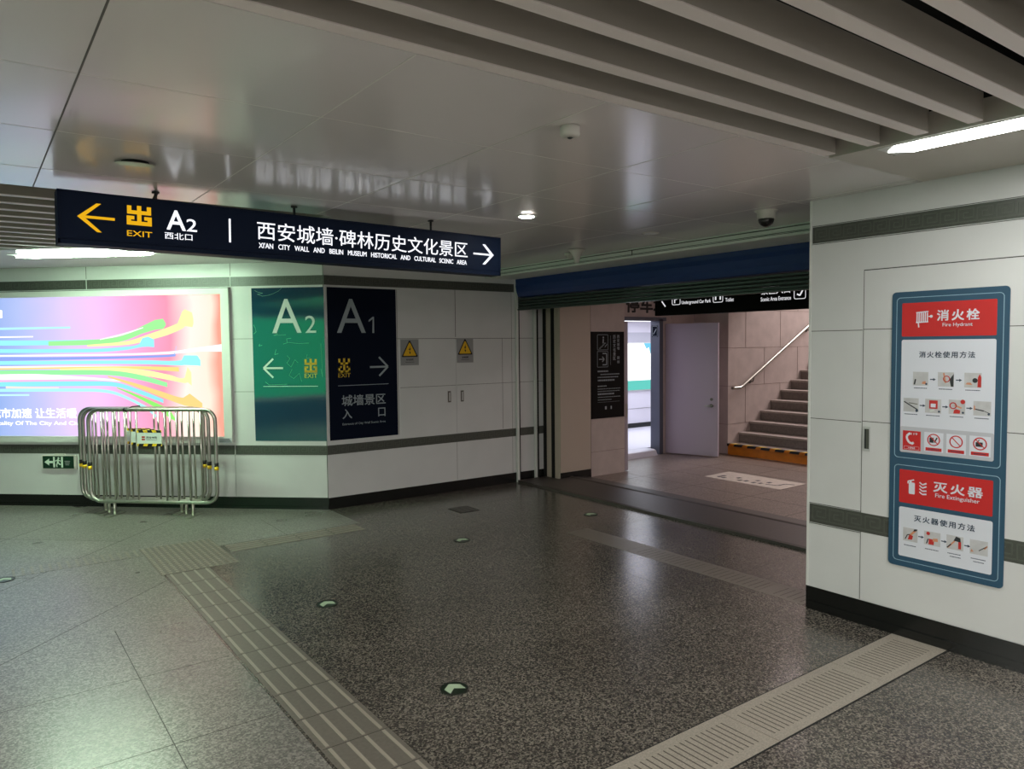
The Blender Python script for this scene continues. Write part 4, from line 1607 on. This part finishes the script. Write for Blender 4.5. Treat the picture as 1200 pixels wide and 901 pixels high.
for i, (y0, y1, z0, z1) in enumerate(P2):
    b = MB(RIG)
    R(b, y0, z0, y1, z1, c2_, c2_+0.0005, 'photo_grey')
    caption(b, y0-0.006, y1+0.008, z0-0.024, c2_)
    if i > 1:
        caption(b, y0-0.018, y1+0.012, z0-0.040, c2_)
    d = c2_+0.0005
    e = d+0.0005
    A, B_ = -y0, z0
    if i == 0:
        b.line((A+0.040, B_+0.036), (A+0.070, B_+0.070), 0.012, d, e, 'photo_skin')
        b.poly([(A+0.056, B_+0.060), (A+0.076, B_+0.066), (A+0.078, B_+0.076), (A+0.062, B_+0.074)], e, e+0.0004, 'photo_dark')
        b.poly([(A+0.026, B_+0.010), (A+0.050, B_+0.012), (A+0.056, B_+0.034), (A+0.036, B_+0.040)], d, e, 'photo_red')
        b.line((A+0.012, B_+0.010), (A+0.024, B_+0.036), 0.005, d, e, 'photo_dark')
        b.line((A+0.024, B_+0.036), (A+0.036, B_+0.040), 0.005, d, e, 'photo_dark')
    if i == 1:
        b.disc(A+0.022, B_+0.064, 0.010, d, e, 'photo_red', 10)
        b.poly([(A+0.024, B_+0.004), (A+0.052, B_+0.004), (A+0.054, B_+0.034), (A+0.026, B_+0.036)], d, e, 'photo_red')
        b.poly([(A+0.046, B_+0.024), (A+0.074, B_+0.026), (A+0.072, B_+0.044), (A+0.048, B_+0.040)], e, e+0.0004, 'photo_skin')
        b.line((A+0.014, B_+0.006), (A+0.022, B_+0.034), 0.006, d, e, 'photo_dark')
    if i == 2:
        b.line((A+0.006, B_+0.006), (A+0.042, B_+0.048), 0.008, d, e, 'photo_skin')
        b.line((A+0.004, B_+0.006), (A+0.024, B_+0.028), 0.006, e, e+0.0004, 'photo_dark')
        b.poly([(A+0.036, B_+0.048), (A+0.072, B_+0.046), (A+0.070, B_+0.068), (A+0.048, B_+0.074)], d, e, 'photo_dark')
        b.poly([(A+0.060, B_+0.008), (A+0.074, B_+0.008), (A+0.074, B_+0.048), (A+0.060, B_+0.046)], d, e, 'photo_red')
    if i == 3:
        b.line((A+0.044, B_+0.022), (A+0.082, B_+0.052), 0.004, d, e, 'photo_dark')
        b.line((A+0.070, B_+0.036), (A+0.084, B_+0.054), 0.007, d, e, 'photo_skin')
        b.poly([(A+0.004, B_+0.010), (A+0.020, B_+0.012), (A+0.008, B_+0.026)], d, e, 'photo_skin')
    b.build('picture_step', sub(p, t))
for y in (1.979, 1.858, 1.741):
    b = MB(RIG)
    arrow(b, y, 0.598, c2_)
    b.build('arrow', sub(p, t))

# ------------------------------------------------------------------ beyond the shutter
# dark information panel on the stone pier
t = thing('information_panel', tuple(INN.p(6.66, 0.74, 0)), 'dark brown information panel with white pictograms on the stone pier', 'information panel')
b = MB(INN)
b.box(6.368, 0.738, 0.001, 6.945, 1.850, 0.012, 'panel_dark')
b.build('panel', t)
b = MB(INN)
c = 0.012
g = 'print_grey'
b.rring(6.472, 1.617, 6.655, 1.810, 0.006, 0.005, c, c+0.001, g, 2)
b.rring(6.471, 1.397, 6.654, 1.597, 0.006, 0.005, c, c+0.001, g, 2)
q_ = [(6.50, 1.638), (6.53, 1.638), (6.53, 1.658), (6.56, 1.658), (6.56, 1.680), (6.59, 1.680), (6.59, 1.702), (6.62, 1.702)]
for u_, v_ in zip(q_, q_[1:]):
    b.line(u_, v_, 0.007, c, c+0.001, g)
b.line((6.57, 1.70), (6.575, 1.755), 0.018, c, c+0.001, g)
b.disc(6.575, 1.775, 0.012, c, c+0.001, g, 10)
b.line((6.60, 1.65), (6.64, 1.69), 0.008, c, c+0.001, g)
for u_, v_ in (((6.56, 1.570), (6.63, 1.570)), ((6.63, 1.570), (6.63, 1.425)), ((6.63, 1.425), (6.56, 1.425)), ((6.50, 1.497), (6.59, 1.497)), ((6.59, 1.497), (6.555, 1.530)), ((6.59, 1.497), (6.555, 1.464))):
    b.line(u_, v_, 0.013, c, c+0.001, g)
b.build('pictograms', t, label='white stair and entrance pictograms')
b = MB(INN)
for i, ch in enumerate('历史文化景区'):
    z_ = 1.806-0.0555*i
    b.text(ch, 6.747, z_-0.046, 6.793, z_, c, g, 0.012)
for i, ch in enumerate('西安城墙'):
    z_ = 1.806-0.0500*i
    b.text(ch, 6.818, z_-0.042, 6.862, z_, c, g, 0.006)
for i, ch in enumerate('碑林'):
    z_ = 1.532-0.052*i
    b.text(ch, 6.818, z_-0.044, 6.862, z_, c, g, 0.006)
b.box(6.700, 1.42, c, 6.703, 1.80, c+0.0006, g)
for x0, x1, z_, hh in ((6.475, 6.664, 1.343, 0.018), (6.524, 6.857, 1.302, 0.012), (6.475, 6.841, 1.266, 0.012), (6.478, 6.771, 1.226, 0.020), (6.474, 6.633, 1.152, 0.014),
                       (6.474, 6.873, 1.116, 0.008), (6.474, 6.873, 1.085, 0.008), (6.477, 6.77, 1.05, 0.020), (6.477, 6.873, 1.010, 0.008), (6.477, 6.72, 0.976, 0.008)):
    x = x0
    while x < x1-0.006:
        w_ = random.uniform(0.010, 0.028)
        b.box(x, z_-hh/2, c, min(x+w_, x1), z_+hh/2, c+0.0005, g)
        x += w_+0.006
b.box(6.60, 0.85, c, 6.63, 0.89, c+0.0006, g)
b.box(6.70, 0.85, c, 6.72, 0.89, c+0.0006, g)
b.box(6.474, 0.945, c, 6.86, 0.947, c+0.0005, g)
b.build('lettering', t, label='grey white vertical and small lettering')

# black lettering on the wall above the doorway
b = MB(DWL)
b.text('停车场', 7.77, 2.145, 8.62, 2.385, 0.0, 'print_black', 0.03, 0.006)
tag(b.build('wall_lettering'), 'large black Chinese lettering on the wall above the service doorway', 'lettering')

# hanging sign of the inner room
t = thing('hanging_sign', (6.45, 4.6, 2.01), 'black hanging sign behind the shutter reading Underground Car Park, Toilet and Scenic Area Entrance', 'sign')
b = MB(BSG)
b.box(-5.94, 2.008, -0.10, -3.35, 2.36, 0, 'panel_dark')
b.build('sign_case', t)
b = MB(BSG)
g = 'back_sign_white'
b.line((-5.835, 2.170), (-5.780, 2.108), 0.014, 0, 0.002, g)
b.rring(-5.680, 2.122, -5.565, 2.240, 0.016, 0.006, 0, 0.002, g)
b.text('P', -5.650, 2.140, -5.595, 2.222, 0, g, 0.004)
b.text('Underground Car Park', -5.543, 2.112, -5.143, 2.160, 0, g, 0.004)
b.build('lettering', t, label='white arrow stroke and car park lettering')
b = MB(BSG)
b.rring(-5.112, 2.120, -4.988, 2.240, 0.016, 0.006, 0, 0.002, g)
b.line((-5.08, 2.145), (-5.08, 2.20), 0.016, 0, 0.002, g)
b.line((-5.02, 2.145), (-5.02, 2.20), 0.016, 0, 0.002, g)
b.text('Toilet', -4.956, 2.120, -4.850, 2.158, 0, g, 0.004)
b.build('lettering', t, label='white toilet pictogram and lettering')
b = MB(BSG)
b.text('Scenic Area Entrance', -4.526, 2.100, -4.189, 2.140, 0, g, 0.004)
b.rring(-4.155, 2.104, -4.036, 2.222, 0.016, 0.006, 0, 0.002, g)
b.line((-4.125, 2.150), (-4.095, 2.135), 0.014, 0, 0.002, g)
b.line((-4.095, 2.135), (-4.065, 2.185), 0.014, 0, 0.002, g)
b.text('景区入口', -4.52, 2.165, -4.20, 2.245, 0, g, 0.004)
b.build('lettering', t, label='white scenic area lettering and pictogram')
for y in (5.3, 4.0):
    MB().tube([(6.45, y, 2.35), (6.45, y, 2.56)], 0.012, 'cable_black').build('hanger_rod', t)

t = thing('ceiling_light', (7.6, 4.2, 2.54), 'added fill light on the inner room ceiling, unseen behind the shutter header', 'ceiling light')  # added fill for the inner room, hidden by the header
b = MB()
b.box(7.48, 3.3, 2.53, 7.72, 5.1, 2.55, 'aluminium_white')
b.build('housing', t)
b = MB()
b.box(7.5, 3.35, 2.52, 7.7, 5.05, 2.53, 'back_fill')
b.build('diffuser', t)

# service doorway frame
f = MB(DWL)
f.box(8.47, 0, -0.17, 8.55, 2.06, 0.012, 'door_frame')
f.box(7.20, 0, -0.17, 7.28, 2.06, 0.012, 'door_frame')
f.box(7.20, 2.03, -0.17, 8.62, 2.085, 0.012, 'door_frame')
trim(f)


def leaf(name, hinge, tip, back):
    h_, t_ = Vector(hinge), Vector(tip)
    ax = (t_-h_).normalized()
    fr2 = Frame(h_, ax, Vector((ax.y, -ax.x, 0)) if back else Vector((-ax.y, ax.x, 0)))
    w_ = (t_-h_).length
    b_ = MB(fr2)
    b_.box(0, 0.012, -0.045, w_, 1.985, 0, 'door_paint')
    return fr2, w_, b_.build(name, kind='structure')


fr2, w_, d4 = leaf('door_4', (8.606, 7.77, 0), (8.873, 6.995, 0), True)
h = MB(fr2)
h.disc(0.725, 0.762, 0.026, 0, 0.008, 'steel_dark', 16)
h.line((0.725, 0.762), (0.63, 0.758), 0.018, 0.03, 0.042, 'steel')
h.disc(0.725, 0.762, 0.011, 0.008, 0.042, 'steel', 12)
h.build('handle', Proxy(d4, (0, 0, 0)), label='steel lever handle')
h = MB(fr2)
h.disc(0.725, 0.857, 0.022, 0, 0.010, 'steel_dark', 16)
h.build('lock', Proxy(d4, (0, 0, 0)))
fr3, w_, d5 = leaf('door_5', (7.30, 7.765, 0), (7.03, 7.005, 0), False)
h = MB(fr3)
h.box(w_, 0.72, -0.036, w_+0.003, 0.90, -0.010, 'steel')
h.build('lock', Proxy(d5, (0, 0, 0)))
# sign sticker on the door jamb
b = MB()
b.box(8.466, 7.80, 1.79, 8.47, 7.92, 1.96, 'sign_navy_panel')
jf = Frame((8.466, 0, 0), (0, -1, 0), (-1, 0, 0))
b.f = jf
b.rring(-7.91, 1.80, -7.81, 1.95, 0.008, 0.006, 0, 0.001, 'print_grey', 2)
b.line((-7.89, 1.83), (-7.83, 1.91), 0.012, 0, 0.001, 'print_grey')
tag(b.build('jamb_sign'), 'small dark stair pictogram sign on the inner jamb of the service doorway', 'sign')

# bright corridor beyond the doorway
c = MB()
c.box(6.6, 7.95, -0.1, 13.0, 10.05, 0.09, 'corridor_white')
c.poly([(7.21, 7.72), (8.36, 7.72), (8.36, 7.95), (7.21, 7.95)], 0, 0.0, 'corridor_white')
c.build('floor_corridor', kind='structure')
r = MB()
kk = r.m('corridor_white')
for x in (7.28, 8.36):
    for y, z in ((7.70, 0.0), (7.94, 0.0), (7.94, 0.09), (7.78, 0.09), (7.74, 0.075)):
        r.v.append(Vector((x, y, z)))
r.face([0, 1, 2, 3, 4][::-1], kk)
r.face([5, 6, 7, 8, 9], kk)
for q in range(5):
    r.face([q, (q+1) % 5, 5+(q+1) % 5, 5+q], kk)
trim(r)
c = MB()
c.box(6.6, 10.0, 0, 13.0, 10.2, 2.5, 'corridor_white')
c.box(9.0, 9.994, 0.45, 12.0, 10.0, 0.454, 'joint_dark')
c.box(9.0, 9.99, 1.70, 12.0, 10.0, 1.90, 'board_grey')
c.build('wall_corridor', kind='structure')
c = MB()
c.box(6.6, 9.985, 0.09, 13.0, 10.0, 0.175, 'base_black')
c.build('baseboard_corridor', kind='structure')
c = MB()
c.box(6.6, 7.9, 2.12, 13.0, 10.2, 2.2, 'corridor_white')
c.box(6.4, 7.8, 0, 6.6, 10.2, 2.2, 'corridor_white')
c.box(13.0, 7.8, 0, 13.2, 10.2, 2.2, 'corridor_white')
c.build('ceiling_corridor', kind='structure')
t = thing('ceiling_light', (9.4, 8.8, 2.10), 'bright flat ceiling light panel inside the corridor beyond the service door', 'ceiling light')
b = MB()
b.box(7.4, 8.05, 2.10, 11.4, 9.6, 2.12, 'aluminium_white')
b.build('housing', t)
b = MB()
b.box(7.45, 8.1, 2.09, 11.35, 9.55, 2.10, 'corridor_lamp')
b.build('diffuser', t, label='glowing diffuser')
t = thing('lightbox', (10.4, 9.98, 0.8), 'bright white and teal backlit poster inside the corridor beyond the service door', 'lightbox')
b = MB()
b.box(8.9, 9.97, 0.79, 11.6, 9.99, 1.705, 'aluminium_white')
b.build('frame', t)
b = MB()
b.box(8.92, 9.96, 0.99, 11.58, 9.97, 1.695, 'lit_white')
b.box(8.92, 9.96, 0.81, 11.58, 9.97, 0.99, 'lit_teal')
b.f = Frame((0, 9.96, 0), (1, 0, 0), (0, -1, 0))
b.poly([(10.42, 1.695), (10.50, 1.58), (10.56, 1.62), (10.60, 1.50), (10.72, 1.52), (10.9, 1.60), (10.9, 1.695)], 0, 0.002, 'lit_blue')
b.build('lit_panel', t)

# stairs
for i in range(16):
    x0 = 9.264+0.272*i
    z1 = 0.163+0.151*i
    b = MB()
    b.box(x0, 4.62, 0, x0+0.271, 7.115, z1-0.03, 'hazard_orange' if i == 0 else 'step_stone')
    b.box(x0-0.02, 4.62, z1-0.03, x0+0.250, 7.115, z1, 'step_nose')
    lab = ['bottom stair step with orange riser and hazard striped edge', 'second stair step from the bottom, above the orange one',
           'third stair step from the bottom', 'fourth stair step from the bottom', 'fifth stair step from the bottom',
           'sixth stair step from the bottom', 'seventh stair step from the bottom', 'eighth stair step from the bottom'][i] if i < 8 else 'upper stair step above the eighth, near the handrail top'
    if i == 0:
        t = thing('stair_step', (x0, 5.9, 0), lab, 'stair step', 'stone stair steps')
        b.build('step', t)
        n = MB()
        n.box(x0-0.024, 4.62, z1-0.034, x0+0.05, 7.113, z1+0.002, 'print_black')
        y = 7.06
        ff = Frame((x0-0.024, 0, 0), (0, -1, 0), (-1, 0, 0))
        while y > 4.9:
            n.f = WORLD
            n.poly([(x0-0.026, y), (x0-0.026, y-0.085), (x0+0.05, y-0.145), (x0+0.05, y-0.06)], z1+0.002, z1+0.004, 'hazard_yellow')
            n.f = ff
            n.poly([(-y, z1+0.004), (-y+0.085, z1+0.004), (-y+0.065, z1-0.034), (-y-0.02, z1-0.034)], 0, 0.003, 'hazard_orange')
            y -= 0.235
        n.build('nosing', t, label='black and yellow striped nosing')
    else:
        tag(b.build('stair_step'), lab, 'stair step', 'stone stair steps')
# handrail
t = thing('handrail', (9.30, 7.05, 1.01), 'polished steel wall handrail climbing beside the stone stairs', 'handrail')
b = MB()
b.tube([(9.27, 7.045, 1.006), (9.34, 7.045, 1.006), (9.46, 7.045, 1.006), (9.53, 7.045, 1.03), (11.37, 7.045, 2.005), (12.8, 7.045, 2.80)], 0.021, 'steel', 12)
b.build('rail', t)
for x, z in ((9.80, 1.145), (11.31, 1.945)):
    b = MB()
    b.tube([(x, 7.118, z-0.06), (x, 7.06, z-0.06), (x, 7.045, z)], 0.010, 'steel_dark')
    b.f = Frame((0, 7.12, 0), (1, 0, 0), (0, -1, 0))
    b.disc(x, z-0.06, 0.032, 0, 0.008, 'steel_dark', 16)
    b.build('bracket', t)
# floor sticker
b = MB()
b.poly([(7.47, 5.0), (7.995, 5.02), (8.01, 6.13), (7.485, 6.11)], 0, 0.0015, 'sticker_grey')
for y, x in ((5.98, 7.62), (5.90, 7.60), (5.98, 7.70), (5.76, 7.72), (5.66, 7.60), (5.58, 7.62), (5.50, 7.74), (5.46, 7.60), (5.38, 7.62), (5.34, 7.74)):
    b.poly([(x-0.04, y-0.022), (x+0.03, y-0.03), (x+0.045, y+0.018), (x-0.02, y+0.03)], 0.0015, 0.0022, 'photo_dark')
for u_, v_ in (((7.62, 5.30), (7.66, 5.16)), ((7.66, 5.16), (7.80, 5.16)), ((7.80, 5.16), (7.84, 5.06))):
    b.line(u_, v_, 0.030, 0.0015, 0.0023, 'photo_dark')
tag(b.build('floor_sticker'), 'pale rectangular floor sticker with dark arrow and marks before the stairs', 'sticker')
